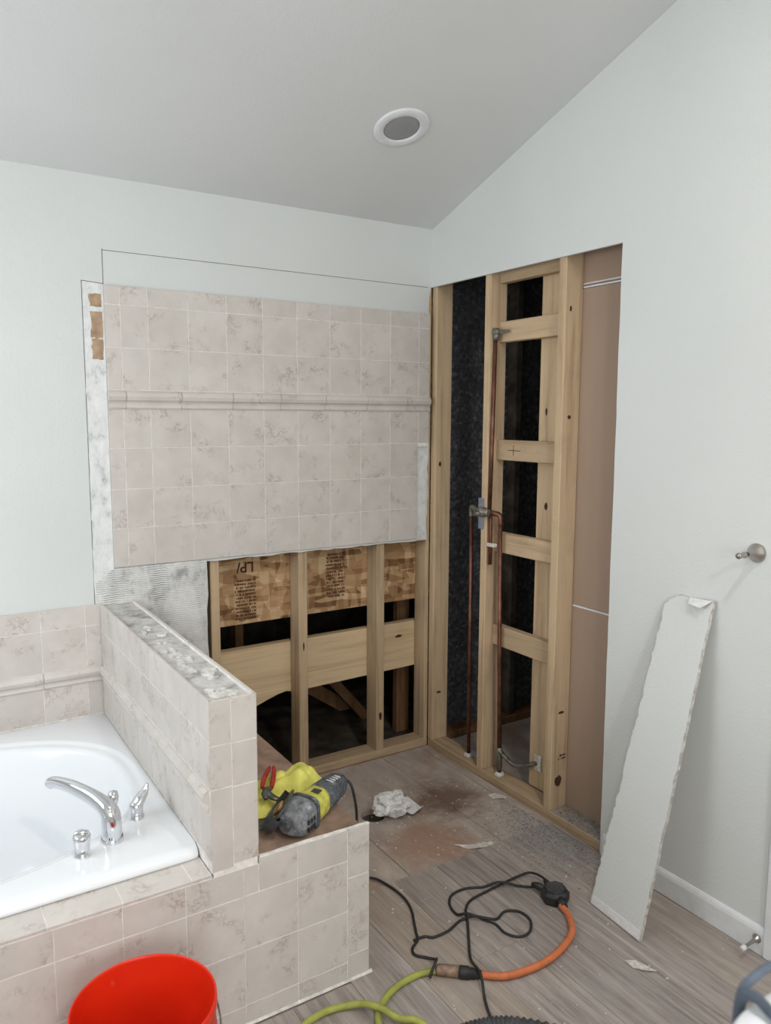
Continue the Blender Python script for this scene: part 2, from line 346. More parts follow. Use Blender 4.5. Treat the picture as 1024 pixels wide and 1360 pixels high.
# ---- floor pieces: vinyl planks, plywood subfloor panels
x = -1.110-.182*11
rnd = random.Random(21)
while x < -.005:
    xa, xb = max(x, XL+.002), min(x+.182, -.0025)
    y = -.858+.006*rnd.random() if xa > -1.2 else -1.2
    first = rnd.uniform(.25, 1.15)
    if xb-xa > .01:
        while y > YB+.1:
            ye = max(y-first, YB+.002); first = 1.22
            piece('plank', M['vinyl'], floor, xa+.0006, xb-.0006, ye+.0006, y-.0006, -.006, 0, .0008); y = ye
    x += .182
bm = BM(); box(bm, XL, .0125, YB, -.86, -.03, -.0065); obj('underlayment', bm, M['ply'], floor)
bm = BM(); box(bm, XL, -1.052, -.86, .012, -.03, -.0065); obj('underlayment', bm, M['cavity'], floor)
HX, HY, HR = -.568, -.428, .05
def ply(x0, x1, y0, y1, hole=None):
    bm = BM(); vs = [bm.verts.new(p) for p in ((x0, y0, -.006), (x1, y0, -.006), (x1, y1, -.006), (x0, y1, -.006))]
    if hole:
        es = [bm.edges.new((vs[i], vs[(i+1) % 4])) for i in range(4)]
        hv = [bm.verts.new((hole[0]+hole[2]*math.cos(a), hole[1]+hole[2]*math.sin(a), -.006)) for a in [2*math.pi*k/24 for k in range(24)]]
        es += [bm.edges.new((hv[i], hv[(i+1) % 24])) for i in range(24)]
        bmesh.ops.triangle_fill(bm, use_beauty=True, edges=es)
    else: bm.faces.new(vs)
    r = bmesh.ops.extrude_face_region(bm, geom=bm.faces[:]); bmesh.ops.translate(bm, verts=[v for v in r['geom'] if isinstance(v, bmesh.types.BMVert)], vec=(0, 0, -.022))
    return obj('plywood_panel', bm, M['ply'], floor)
ply(-1.05, -.6725, -.856, .012); ply(-.6695, -.2515, -.856, .012, (HX, HY, HR)); ply(-.2485, -.0325, -.856, .012); ply(-.0295, .0125, -.856, .012)
ply(.013, .66, -.79, .012); ply(.663, 1.3, -.79, .012); ply(.013, .12, -1.2, -.793)
# ---- framing of the back wall
SX = 'stud'
def lum(name, par, a, x0, x1, y0, y1, z0, z1, mat=None):
    return obj(name, box(BM(), x0, x1, y0, y1, z0, z1, .0025), mat or M['wood'+a], par)
for x0, x1 in ((-1.071, -1.033), (-.678, -.636), (-.282, -.240)): lum('stud', wall_back, 'z', x0, x1, .013, .102, .033, 2.4)
for x0 in (-1.5, -1.9, -2.3, -2.7): lum('stud', wall_back, 'z', x0, x0+.038, .013, .102, .033, 2.4)
lum('corner_stud', wall_back, 'z', -.010, .0115, .0135, .102, .033, 2.4)
lum('bottom_plate', wall_back, 'x', -1.06, .012, .013, .104, -.006, .033)
lum('bottom_plate', wall_back, 'x', -3.0, -1.062, .013, .104, -.006, .033)
# wide plank with a curved lower left corner, cut to pass behind the studs
pl = [(-1.2, .602), (.098, .608), (.098, .384), (-.66, .368)]+[(-.70-.03*k, .378-.010*(k**1.3)*.55) for k in range(0, 9)]+[(-1.2, .30)]
obj('cross_plank', prism(BM(), pl, 'y', .1045, .142), M['plankw'], wall_back)
osb = obj('osb_sheet', prism(BM(), [(-1.4, .712), (.098, .718), (.098, 2.4), (-1.4, 2.4)], 'y', .103, .1035+.010), M['osb'], wall_back)
def dashes(parent, mat, ax, c, a0, a1, z0, z1, rows, seed, fill=.62, name='grade_stamp', dens=14):
    rnd = random.Random(seed); bm = BM(); h = (z1-z0)/rows
    for r in range(rows):
        a = a0+rnd.uniform(0, .01); zc = z0+h*(r+.5)
        while a < a1:
            w = rnd.uniform(.3, 1)*(a1-a0)/dens
            if rnd.random() < fill:
                hh = h*rnd.uniform(.18, .36)
                P = (a, min(a+w*.75, a1))
                prism(bm, [(P[0], zc-hh), (P[1], zc-hh), (P[1], zc+hh), (P[0], zc+hh)], ax, c-.0006, c-.0001)
            a += w
    return obj(name, bm, mat, parent)
dashes(wall_back, M['inkr'], 'y', .103, -.935, -.838, .73, .91, 12, 1, .85); dashes(wall_back, M['inkr'], 'y', .103, -.50, -.40, .775, .985, 13, 2, .75)
def text_obj(name, body, size, mat, parent, loc, rot, depth=.0004):
    cu = bpy.data.curves.new(name, 'FONT'); cu.body = body; cu.size = size; cu.extrude = depth; cu.align_x = 'CENTER'; cu.align_y = 'CENTER'; cu.offset = size*.02
    t = bpy.data.objects.new(name, cu); COL.objects.link(t); bpy.context.view_layer.update()
    me = bpy.data.meshes.new_from_object(t.evaluated_get(bpy.context.evaluated_depsgraph_get())); bpy.data.objects.remove(t)
    me.materials.clear(); me.materials.append(mat); o = bpy.data.objects.new(name, me); COL.objects.link(o); o.parent = parent
    o.location = Vector(loc)-(world_loc(parent) if parent else Vector()); o.rotation_euler = rot; return o
text_obj('stamp_lettering', 'LP/', .062, M['inkr'], wall_back, (-.885, .1025, .962), (math.pi/2, math.pi, 0))
# the dark space behind the back wall
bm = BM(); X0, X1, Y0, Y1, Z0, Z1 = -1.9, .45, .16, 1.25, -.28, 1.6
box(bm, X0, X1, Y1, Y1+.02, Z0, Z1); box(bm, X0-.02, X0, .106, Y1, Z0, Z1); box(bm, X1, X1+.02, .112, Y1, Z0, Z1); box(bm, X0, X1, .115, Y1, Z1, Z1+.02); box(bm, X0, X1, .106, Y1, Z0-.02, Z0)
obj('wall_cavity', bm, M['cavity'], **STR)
cav = bpy.data.objects['wall_cavity']
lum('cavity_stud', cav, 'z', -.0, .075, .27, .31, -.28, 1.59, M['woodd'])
def slat(par, name, p, q, w, t, mat):
    p, q = Vector(p), Vector(q); d = (q-p).normalized(); s = d.cross(Vector((0, 1, 0))).normalized()*w/2; u = Vector((0, t/2, 0)); bm = BM()
    vs = [bm.verts.new(a+b+c) for a in (p, q) for b, c in ((s, u), (s, -u), (-s, -u), (-s, u))]
    bm.faces.new(vs[:4]); bm.faces.new(vs[4:][::-1])
    for i in range(4): bm.faces.new((vs[i], vs[i+4], vs[(i+1) % 4+4], vs[(i+1) % 4]))
    return obj(name, bm, mat, par)
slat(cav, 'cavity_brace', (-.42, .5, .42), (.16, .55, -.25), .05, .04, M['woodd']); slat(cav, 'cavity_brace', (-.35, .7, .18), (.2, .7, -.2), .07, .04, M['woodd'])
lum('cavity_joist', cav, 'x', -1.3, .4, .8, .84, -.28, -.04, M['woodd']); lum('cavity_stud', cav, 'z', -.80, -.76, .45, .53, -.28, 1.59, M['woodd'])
obj('cavity_duct', box(BM(), -.5, -.1, .5, .8, -.279, -.12, .01), M['galv'], cav)
# ---- framing of the right wall
lum('corner_post', wall_right, 'z', .013, .102, -.026, .0125, .033, 2.4)
lum('stud', wall_right, 'z', .013, .102, -.404, -.366, .033, 2.4)
lum('stud', wall_right, 'z', .013, .102, -.832, -.794, .033, 2.6)
lum('flat_stud', wall_right, 'z', .103, .141, -.752, -.612, .033, 2.6)
lum('bottom_plate', wall_right, 'y', .013, .102, -1.16, .0115, -.006, .033)
for z0, z1, sd in ((2.152, 2.236, 0), (1.910, 1.994, 1), (1.418, 1.503, 2), (1.021, 1.106, 3), (.608, .697, 4)):
    lum('blocking', wall_right, 'y', .06, .098, -.7935, -.4045, z0, z1)
# pencil cross on a block, stamp and knots
bm = BM(); prism(bm, [(-.555, 1.459), (-.475, 1.460), (-.475, 1.4625), (-.555, 1.4615)], 'x', .0592, .0598); prism(bm, [(-.514, 1.44), (-.5115, 1.44), (-.5115, 1.482), (-.514, 1.482)], 'x', .0592, .0598); obj('pencil_cross', bm, M['inkr'], wall_right)
dashes(wall_right, M['ink'], 'y', -.8322, .045, .092, .235, .262, 2, 5, .8, dens=7)
def knot(par, c, ax, rx, rz, seed):
    rnd = random.Random(seed); pts = [(c[0]+math.cos(a)*rx*rnd.uniform(.8, 1.1), c[1]+math.sin(a)*rz*rnd.uniform(.8, 1.1)) for a in [2*math.pi*k/14 for k in range(14)]]
    obj('knot', prism(BM(), pts, ax[0], ax[1]-.0005, ax[1]+.001), M['knot'], par)
knot(wall_right, (.055, .150), ('y', -.8322), .020, .024, 1); knot(wall_right, (.060, .435), ('y', -.8322), .016, .006, 2); knot(wall_right, (.05, .27), ('y', -.0262), .014, .006, 3)
knot(wall_right, (.04, 1.38), ('y', -.0262), .008, .012, 4); knot(wall_right, (-.655, 1.62), ('x', .1028), .006, .016, 5); knot(wall_right, (-.668, 1.24), ('x', .1028), .009, .016, 6)
knot(wall_right, (.04, 2.0), ('y', -.8322), .006, .012, 7); knot(wall_right, (.05, 1.6), ('y', -.8322), .01, .008, 8); knot(wall_back, (-.656, .60), ('y', .0128), .004, .02, 9); knot(wall_back, (-.26, .2), ('y', .0128), .008, .02, 10); knot(wall_back, (-.1, .54), ('y', .1043), .02, .008, 11)
# brown paper back of the neighbouring drywall, in sheets with a taped joint
for z0, z1 in ((-.005, .8635), (.8715, 2.0765), (2.0875, 2.75)): obj('drywall_sheet', box(BM(), .1025, .115, -1.3, -.7935, z0, z1), M['paper'], wall_right)
for zc in (.867, 2.082): obj('sheet_joint', box(BM(), .1022, .112, -1.3, -.8325, zc-.0032, zc+.0032), M['white'], wall_right)
obj('sheet_joint', box(BM(), .1022, .112, -1.3, -.8325, 2.0925, 2.0965), M['white'], wall_right)
# recess beyond the right wall: black paper wall with its own studs and plate
wf = obj('wall_recess', box(BM(), .104, 1.3, .1, .111, -.006, 2.75), M['felt'], label='black building paper on the wall behind the plumbing', **STR)
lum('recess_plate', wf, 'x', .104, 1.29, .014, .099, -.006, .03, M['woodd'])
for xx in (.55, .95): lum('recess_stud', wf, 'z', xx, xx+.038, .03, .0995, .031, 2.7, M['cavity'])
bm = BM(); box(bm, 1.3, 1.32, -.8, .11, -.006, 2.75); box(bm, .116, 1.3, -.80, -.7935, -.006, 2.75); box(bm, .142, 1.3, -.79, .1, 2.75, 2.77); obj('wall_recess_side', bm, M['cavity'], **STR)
for p, q, r in (((.13, .09, .52), (.45, .09, .60), .006), ((.14, .092, .40), (.38, .09, .50), .004)):
    obj('paper_fold', tube(BM(), [p, ((p[0]+q[0])/2, .088, (p[2]+q[2])/2-.02), q], r, 6, 4), M['felt'], wf)
# ------------------------------------------------------------------ tiles of the back wall
G = .0010; T0, T1 = -.009, -.0005
def ytile(par, x0, x1, z0, z1, y0=T0, y1=T1): return piece('tile', M['tile'], par, x0+G, x1-G, y0, y1, z0+G, z1-G)
obj('grout_bed', prism(BM(), [(-1.446, 1.033), (-.082, 1.033), (-.082, 1.462), (-.014, 1.462), (-.014, 2.064), (-1.446, 2.064)], 'y', -.0083, -.0004), M['grout'], wall_back)
cols = [-1.447, -1.394, -1.2945, -1.142, -.9895, -.837, -.6845, -.532, -.3795, -.227, -.0745, -.013]
rows = [2.065, 1.997, 1.845, 1.692, None, 1.624, 1.478, 1.326, 1.178, 1.032]
for i in range(len(cols)-1):
    for j in range(len(rows)-1):
        if rows[j] is None or rows[j+1] is None: continue
        if i == len(cols)-2 and rows[j] < 1.5 : continue
        if i == 0 and j > 5 : pass
        ytile(wall_back, cols[i], cols[i+1], rows[j+1], rows[j])
tp = [(-.0008, 1.622), (-.012, 1.622), (-.016, 1.628), (-.013, 1.637), (-.010, 1.641), (-.013, 1.648), (-.022, 1.655), (-.026, 1.668), (-.022, 1.682), (-.013, 1.690), (-.0008, 1.692)]
def trim_y(par, pts, x0, x1):
    o = obj('trim_tile', prism(BM(), [(p[0], p[1]) for p in pts], 'x', x0, x1), M['tile'], par)
    for f in o.data.polygons: f.use_smooth = False
    return o
for a, b in ((-1.447, -1.385), (-1.384, -1.178), (-1.177, -.972), (-.971, -.765), (-.764, -.558), (-.557, -.352), (-.351, -.145), (-.144, -.013)): trim_y(wall_back, tp, a+.0004, b-.0004)
# cut end of board low at the right, with torn paper
obj('torn_board', prism(BM(), jag((-.074, 1.035), (-.026, 1.03), 4, .003, 31)+jag((-.024, 1.03), (-.022, 1.455), 16, .004, 32)+[(-.072, 1.46)], 'y', -.0035, -.0004), M['scrape'], wall_back)
# scraped strip left of the tile, cement board above the bench
obj('scraped_strip', prism(BM(), [(-1.449, .905), (-1.449, 2.066)]+jag((-1.519, 2.071), (-1.52, .905), 30, .003, 33), 'y', -.0022, -.0004), M['scrape'], wall_back)
for z0, z1, x0, x1, sd in ((1.985, 2.03, -1.497, -1.456, 1), (1.875, 1.968, -1.497, -1.455, 2), (1.80, 1.872, -1.495, -1.455, 3)):
    obj('torn_paper', prism(BM(), jag((x0, z0), (x1, z0), 4, .003, sd)+jag((x1, z0), (x1, z1), 5, .002, sd+5)+jag((x1, z1), (x0, z1), 4, .003, sd+9)+jag((x0, z1), (x0, z0), 5, .005, sd+3), 'y', -.0032, -.0004), M['tear'], wall_back)
obj('backer_board', prism(BM(), jag((-1.516, .902), (-1.516, 1.03), 3, .002, 41)+[(-1.447, 1.03), (-1.094, 1.0315)]+jag((-1.093, 1.03), (-1.096, .0), 24, .004, 42)+[(-1.516, 0)], 'y', -.0045, -.0004), M['cement'], wall_back)
for p in (((-1.447, 2.067), (-1.447, 2.19)), ((-1.522, 2.073), (-1.447, 2.068)), ((-1.5215, .9), (-1.5215, 2.073))):
    (ax_, az), (bx, bz) = p; d = Vector((bx-ax_, bz-az)).normalized(); nn = Vector((-d.y, d.x))*.001
    obj('pencil_line', prism(BM(), [(ax_+nn.x, az+nn.y), (bx+nn.x, bz+nn.y), (bx-nn.x, bz-nn.y), (ax_-nn.x, az-nn.y)], 'y', -.0007, -.0001), M['pencil'], wall_back)
obj('pencil_line', prism(BM(), [(-1.447, 2.1862), (-.02, 2.1832), (-.02, 2.1814), (-1.447, 2.1845)], 'y', -.0007, -.0001), M['pencil'], wall_back)
# tiles of the back wall above the tub
obj('grout_bed', box(BM(), XL+.001, -1.5045, -.0083, -.0004, .452, .9), M['grout'], wall_back)
bc = [-1.505, -1.5595]+[-1.712-.1525*k for k in range(0, 10)]
for a, b in zip(bc, bc[1:]):
    if b < XL: break
    for z1, z0 in ((.902, .825), (.825, .672), (.612, .484)): ytile(wall_back, b, a, z0, z1)
tp2 = [(p[0], .611+(p[1]-1.622)*.88) for p in tp]
xx = -1.507
while xx > XL+.2: trim_y(wall_back, tp2, xx-.2045, xx-.0005); xx -= .2055
# ------------------------------------------------------------------ half wall between tub and shower
PXL, PXR, PYF, PZT = -1.505, -1.378, -1.187, .905
wall_half = obj('wall_half', box(BM(), PXL+.009, PXR-.009, PYF+.009, -.006, -.006, PZT-.012), M['htop'], label='tiled half wall with its top stripped to rough board between tub and shower', **STR)
obj('grout_bed', box(BM(), PXL+.0008, PXL+.0088, PYF+.004, -.0105, .452, PZT-.004), M['grout'], wall_half)
obj('grout_bed', box(BM(), PXL+.004, PXR-.004, PYF+.0008, PYF+.0088, .44, PZT-.004), M['grout'], wall_half)
obj('grout_bed', box(BM(), PXR-.0088, PXR-.003, PYF+.004, -.0105, .44, PZT-.004), M['grout'], wall_half)
yc = [PYF+.0005]+[PYF+.0725+.1525*k for k in range(0, 8)]; yc = [y for y in yc if y < -.05]+[-.0095]
for a, b in zip(yc, yc[1:]):
    for z1, z0 in ((.904, .80), (.80, .674), (.612, .484)):
        piece('tile', M['tile'], wall_half, PXL, PXL+.0085, a+G, b-G, z0+G, z1-G)
    for z1, z0 in ((.904, .80), (.80, .6475), (.6475, .495)):
        piece('tile', M['tile'], wall_half, PXR-.0085, PXR, a+G, b-G, z0+G, z1-G)
tq = [(PXL+.0095+p[0], p[1]) for p in tp2]
yy = -.027
for k in range(6):
    ye = max(yy-.2045, PYF+.012)
    if yy-ye > .02: obj('trim_tile', prism(BM(), tq, 'y', ye, yy), M['tile'], wall_half)
    yy -= .2055
for x0, x1, zz in ((PXL+.001, -1.4465, (.904, .788, .674, .455)), (-1.4465, PXR-.0005, (.904, .786, .671, .463))):
    for z1, z0 in zip(zz, zz[1:]): piece('tile', M['tile'], wall_half, x0+G, x1-G, PYF, PYF+.0085, z0+G, z1-G)
rnd = random.Random(5)
for k in range(26):                          # crusts of old mortar left on the half wall top
    t = rnd.random()**.6; cx = rnd.uniform(PXL+.028, PXR-.028); cy = -.35-.8*t; a = rnd.uniform(.008, .022); b = rnd.uniform(.012, .035)
    pts = [(cx+math.cos(q)*a*rnd.uniform(.6, 1.2), cy+math.sin(q)*b*rnd.uniform(.6, 1.2)) for q in [2*math.pi*i/9 for i in range(9)]]
    obj('mortar_patch', prism(BM(), pts, 'z', PZT-.0125, PZT-.0125+rnd.uniform(.003, .007)), M['mortar'], wall_half)
# ------------------------------------------------------------------ shower bench
BXR = -1.043
bench = thing('shower_bench', 'low shower bench with bare plywood seat and beige tiled front', 'bench', (-1.21, -.6, -.006))
obj('frame', box(BM(), PXR+.0008, -1.062, PYF+.010, -.006, -.006, .428), M['woodx'], bench)
obj('seat_board', box(BM(), PXR+.0008, -1.056, PYF+.0095, -.005, .4285, .445, .001), plain('worn plywood seat', (164, 138, 120), .85, 0, .12, 11, .2), bench)
gb = BM(); prism(gb, [(-1.4205, .0), (-1.046, .0), (-1.046, .452), (-1.376, .455), (-1.376, .4425), (-1.4205, .4425)], 'y', PYF+.0008, PYF+.0088); obj('grout_bed', gb, M['grout'], bench)
for x0, x1, zz in ((-1.3797, -1.268, (.4585, .365)), (-1.4205, -1.3797, (.4435, .365)), (-1.4205, -1.268, (.365, .213, .057, .001)), (-1.268, -1.114, (.457, .365, .213, .057, .001)), (-1.114, BXR, (.4555, .311, .076, .001))):
    for z1, z0 in zip(zz, zz[1:]): piece('tile', M['tile'], bench, x0+G, x1-G, PYF, PYF+.0085, z0+G, z1-G)
obj('mortar_edge', prism(BM(), jag((-1.376, .4575), (BXR, .4545), 14, .0018, 51)+[(BXR, .4545)]+jag((BXR, .458), (-1.376, .4625), 14, .0015, 52)+[(-1.376, .4625)], 'y', PYF+.001, PYF+.0095), M['grout'], bench)
obj('floor_caulk', prism(BM(), [(PYF-.006, 0), (PYF+.001, 0), (PYF+.001, .006)], 'x', -1.4205, -1.035), M['mortar'], bench)
# ------------------------------------------------------------------ tub surround: tiled apron and deck
sur = thing('tub_surround', 'beige tiled tub surround with low front apron and narrow deck', 'tub surround', (-2.2, -1.15, 0))
bm = BM(); box(bm, XL+.002, -1.507, PYF+.009, PYF+.05, 0, .442); box(bm, XL+.002, PXL-.001, -1.14, -1.085, .36, .442); obj('frame', bm, M['cement'], sur)
bm = BM(); box(bm, XL+.002, -1.4207, PYF+.0008, PYF+.0088, 0, .442); obj('grout_bed', bm, M['grout'], sur)
xs = [-1.4205]+[-1.573-.1527*k for k in range(0, 11)]
for a, b in zip(xs, xs[1:]):
    if b < XL: b = XL+.003
    if a-b < .01: break
    for z1, z0 in ((.4435, .364), (.364, .212), (.212, .056), (.056, .001)): piece('tile', M['tile'], sur, b+G, a-G, PYF, PYF+.0085, z0+G, z1-G)
bm = BM(); box(bm, XL+.002, PXL-.001, PYF+.001, -1.088, .4425, .4518); obj('deck_bed', bm, M['grout'], sur)
xd = [-1.507, -1.556]+[-1.556-.1675*k for k in range(1, 11)]
for a, b in zip(xd, xd[1:]):
    if b < XL: b = XL+.003
    if a-b > .01: piece('tile', M['tile'], sur, b+G, a-G, PYF, -1.089, .445, .4525)
obj('floor_caulk', prism(BM(), [(PYF-.006, 0), (PYF+.001, 0), (PYF+.001, .006)], 'x', XL+.003, -1.4207), M['mortar'], sur)
# ------------------------------------------------------------------ bathtub
tub = thing('bathtub', 'glossy white drop-in bathtub with oval basin', 'bathtub', (-2.27, -.545, .02))
TX, TY, TA, TB, TN = -2.27, -.545, .715, .44, 2.6
def ring(s_or, z, kind='o', n=112):
    out = []
    for k in range(n):
        t = 2*math.pi*k/n; c, s = math.cos(t), math.sin(t)
        if kind == 'o':
            e = s_or; ex = 2/TN; q = (TX+(TA+e)*math.copysign(abs(c)**ex, c), TY+(TB+e)*math.copysign(abs(s)**ex, s))
        else:
            ex = 2/90; x0, x1, y0, y1 = s_or
            q = ((x0+x1)/2+(x1-x0)/2*math.copysign(abs(c)**ex, c), (y0+y1)/2+(y1-y0)/2*math.copysign(abs(s)**ex, s))
        out.append((q[0], q[1], z))
    return out
OX = (XL+.006, -1.5057, -1.100, -.0105)
sh = lambda d: (OX[0]+d, OX[1]-d*.02, OX[2]+d, OX[3]-d*.1)
rg = [ring(sh(.004), .453, 'r'), ring(sh(0), .456, 'r'), ring(sh(.0), .464, 'r'), ring(sh(.008), .474, 'r'), ring(sh(.022), .4795, 'r'), ring(sh(.035), .480, 'r'),
      ring(.034, .480), ring(.028, .479), ring(.022, .4725), ring(.016, .4705), ring(.004, .470), ring(-.004, .467), ring(-.012, .455), ring(-.03, .40), ring(-.07, .25), ring(-.11, .12), ring(-.15, .07), ring(-.2, .05), ring(-.3, .042), ring(-.42, .04)]
bm = BM(); V = [[bm.verts.new(p) for p in r] for r in rg]
for a, b in zip(V, V[1:]):
    for k in range(len(a)): f = bm.faces.new((a[k], a[(k+1) % len(a)], b[(k+1) % len(a)], b[k])); f.smooth = True
bm.faces.new(V[-1]); obj('tub_shell', bm, M['acryl'], tub)
obj('drain', lathe(BM(), [(.001, .0445), (.026, .0445), (.03, .042), (.03, .036)], (TX+.5-.4, TY, 0), seg=24), M['chrome'], tub)
# ---- roman tub filler
fau = thing('tub_faucet', 'chrome arched tub faucet with lever handles on the tub rim', 'faucet', (-1.69, -.935, .4802))
zb = .4803
bm = BM(); lathe(bm, [(.030, 0), (.0305, .006), (.028, .010)], (-1.69, -.935, zb), seg=28)
obj('base_ring', bm, M['chrome'], fau)
sp = [(-1.691, -.936, zb+.004), (-1.690, -.936, zb+.048), (-1.695, -.926, zb+.080), (-1.720, -.880, zb+.099), (-1.757, -.815, zb+.110), (-1.786, -.762, zb+.110), (-1.801, -.736, zb+.104), (-1.809, -.721, zb+.092)]
obj('spout', tube(BM(), sp, [.0275, .027, .0275, .0265, .024, .021, .018, .014], 20, 6, True, [.026, .026, .025, .020, .017, .014, .012, .008]), M['chrome'], fau)
bm = BM(); lathe(bm, [(.001, 0), (.010, 0), (.009, .012), (.014, .022), (.015, .038), (.011, .052), (.001, .056)], (-1.676, -.885, zb+.055), (0.1, .05, 1), 20); obj('diverter_knob', bm, M['chrome'], fau)
bm = BM(); lathe(bm, [(.0045, 0), (.0045, .0015), (.001, .0015)], (-1.690-.0085, -.938-.0225, zb+.016), (-.35, -.93, 0), 10); obj('set_screw', M and bm, M['black'], fau)
def lever(c, tip, nm='handle'):
    bm = BM(); lathe(bm, [(.021, 0), (.0215, .005), (.019, .008), (.0185, .030), (.020, .034), (.019, .041), (.012, .049), (.001, .052)], (c[0], c[1], zb), seg=24); h = obj(nm, bm, M['chrome'], fau)
    p = [(c[0], c[1], zb+.034), (c[0]+tip[0]*.35, c[1]+tip[1]*.35, zb+.052), (c[0]+tip[0]*.75, c[1]+tip[1]*.75, zb+.068), (c[0]+tip[0], c[1]+tip[1], zb+tip[2])]
    obj('lever', tube(BM(), p, [.019, .018, .013, .005], 14, 5, True, [.018, .014, .009, .003]), M['chrome'], h)
lever((-1.605, -.855), (.036, .012, .088))
bm = BM(); lathe(bm, [(.021, 0), (.0215, .005), (.019, .008), (.020, .035), (.0215, .040), (.0225, .052), (.019, .058), (.001, .061)], (-1.772, -.972, zb), seg=28); h = obj('handle', bm, M['chrome'], fau)
obj('lever', tube(BM(), [(-1.789, -.968, zb+.058), (-1.772, -.972, zb+.0625), (-1.756, -.976, zb+.058)], [.006, .008, .006], 10, 4), M['chrome'], h)
# ------------------------------------------------------------------ ceiling lights
def can(x, y, label, lit, group=None):
    sl = -1 if y < -3.2 else 1
    nrm = Vector((0, -SL*sl, -1)).normalized(); O = Vector((x, y, ceil_z(y)))
    t = thing('recessed_light', label, 'ceiling light', O, group)
    bm = BM(); lathe(bm, [(.101, .0), (.1015, .004), (.097, .0075), (.084, .009), (.072, .0085), (.066, .006), (.0645, .001)], O, nrm, 48); obj('trim_ring', bm, M['white'], t)
    bm = BM(); lathe(bm, [(.0645, .001), (.0645, .0035), (.055, .005), (.03, .0062), (.001, .0066)], O, nrm, 40); obj('lens', bm, M['lit'] if lit else M['lens'], t)
    if lit:
        l = area('lamp', O+nrm*.02, O+nrm, .13, 0, CANPOWER, (1, .95, .89), 'DISK'); l.parent = t; l.location = nrm*.02
can(-.522, -.535, 'white ringed recessed ceiling light that is switched off', False)
can(-1.15, -2.8, 'lit recessed ceiling light near the vanity', True); can(-1.65, -4.4, 'lit recessed ceiling light by the rear wall', True)
# ------------------------------------------------------------------ shower plumbing
pb = thing('shower_plumbing', 'copper shower pipes and brass mixing valve fixed to bare studs', 'pipes', (.055, -.37, .033))
px = .056
Lx, Rx = .040, .046
obj('hot_pipe', tube(BM(), [(px, -.257, .033), (px, -.252, .6), (px, -.248, 1.158)], .0085, 12), M['copper'], pb)
obj('cold_pipe', tube(BM(), [(.05, -.483, .033), (.042, -.474, .6), (.036, -.468, 1.150)], .0095, 12), M['copper'], pb)
obj('hot_elbow', tube(BM(), [(px, -.248, 1.155), (px, -.248, 1.185), (px-.004, -.256, 1.199), (px-.02, -.285, 1.201), (.025, -.325, 1.198)], .0115, 12, 4), M['brass'], pb)
obj('cold_elbow', tube(BM(), [(.036, -.468, 1.145), (.036, -.468, 1.176), (.033, -.459, 1.188), (.025, -.44, 1.192), (.022, -.40, 1.196)], .0115, 12, 4), M['copper'], pb)
bm = BM(); lathe(bm, [(.012, -.045), (.017, -.04), (.017, -.015), (.022, -.012), (.022, .012), (.017, .015), (.017, .04), (.012, .045)], (.012-.014, -.392, 1.195), (0, 1, 0), 18, True)
lathe(bm, [(.014, 0), (.014, .03), (.010, .032), (.010, .04)], (-.005, -.392, 1.19), (-1, 0, 0), 16, True); obj('valve_body', bm, M['brass'], pb)
bm = BM(); box(bm, .0085, .0122, -.388, -.352, 1.118, 1.252, .001); obj('mounting_plate', bm, M['galv'], pb)
obj('outlet_pipe', tube(BM(), [(.018, -.425, 1.18), (.02, -.425, 1.1), (.02, -.425, .97)], .0085, 12), M['copper'], pb)
obj('pipe_clamp', box(BM(), .01, .03, -.458, -.41, 1.048, 1.064, .002), M['chip'], pb)
obj('riser_pipe', tube(BM(), [(.018, -.418, 1.20), (.024, -.4175, 1.5), (.032, -.4165, 1.93)], .0085, 12), M['copper'], pb)
bm = BM(); lathe(bm, [(.010, 0), (.015, .002), (.015, .024), (.010, .026)], (.045, -.418, 1.952), (-1, 0, 0), 14, True); tube(bm, [(.033, -.418, 1.915), (.033, -.418, 1.95)], .012, 12); prism(bm, [(-.418, 1.962), (-.485, 1.955), (-.485, 1.945), (-.418, 1.940)], 'x', .042, .046); obj('drop_ear_elbow', bm, M['brass'], pb)
bm = BM(); tube(bm, [(.05, -.482, .06), (.05, -.480, .16)], .0125, 12); tube(bm, [(.05, -.482, .14), (.05, -.50, .135)], .012, 10); obj('pipe_tee', bm, M['brass'], pb)
obj('branch_pipe', tube(BM(), [(.05, -.49, .138), (.062, -.56, .108), (.08, -.62, .125), (.100, -.668, .15)], .0095, 12, 5), M['brass'], pb)
obj('wall_clip', box(BM(), .094, .1022, -.69, -.65, .115, .185, .003), M['mortar'], pb)
for y in (-.257, -.483): obj('foam_seal', lathe(BM(), [(.021, 0), (.024, .004), (.018, .013), (.010, .015)], (px if y > -.3 else .05, y, .0335), seg=12), M['mortar'], pb)
obj('pipe_strap', box(BM(), .038, .078, -.365, -.30, .056, .085, .002), M['galv'], pb)
# ------------------------------------------------------------------ robe hook, door stop
hk = thing('robe_hook', 'brushed nickel robe hook on the white wall', 'hook', (0, -1.65, 1.208))
bm = BM(); lathe(bm, [(.028, .0004), (.0285, .004), (.026, .008), (.020, .016), (.0125, .028), (.008, .042), (.0065, .048)], (0, -1.65, 1.208), (-1, 0, 0), 30); obj('base', bm, M['nickel'], hk)
bm = BM(); lathe(bm, [(.0065, .046), (.0095, .051), (.010, .056), (.0075, .061), (.0065, .066), (.0085, .074), (.0095, .079), (.008, .083), (.001, .085)], (0, -1.65, 1.208), (-1, .09, -.04), 22); obj('peg', bm, M['nickel'], hk)
ds = thing('door_stop', 'small metal door stop with white rubber tip on the baseboard', 'door stop', (-.012, -1.735, .047))
bm = BM(); lathe(bm, [(.0135, .0005), (.0135, .003), (.009, .008), (.0055, .018), (.0048, .058), (.006, .060)], (-.012, -1.735, .047), (-1, 0, -.08), 20, True); obj('rod', bm, M['nickel'], ds)
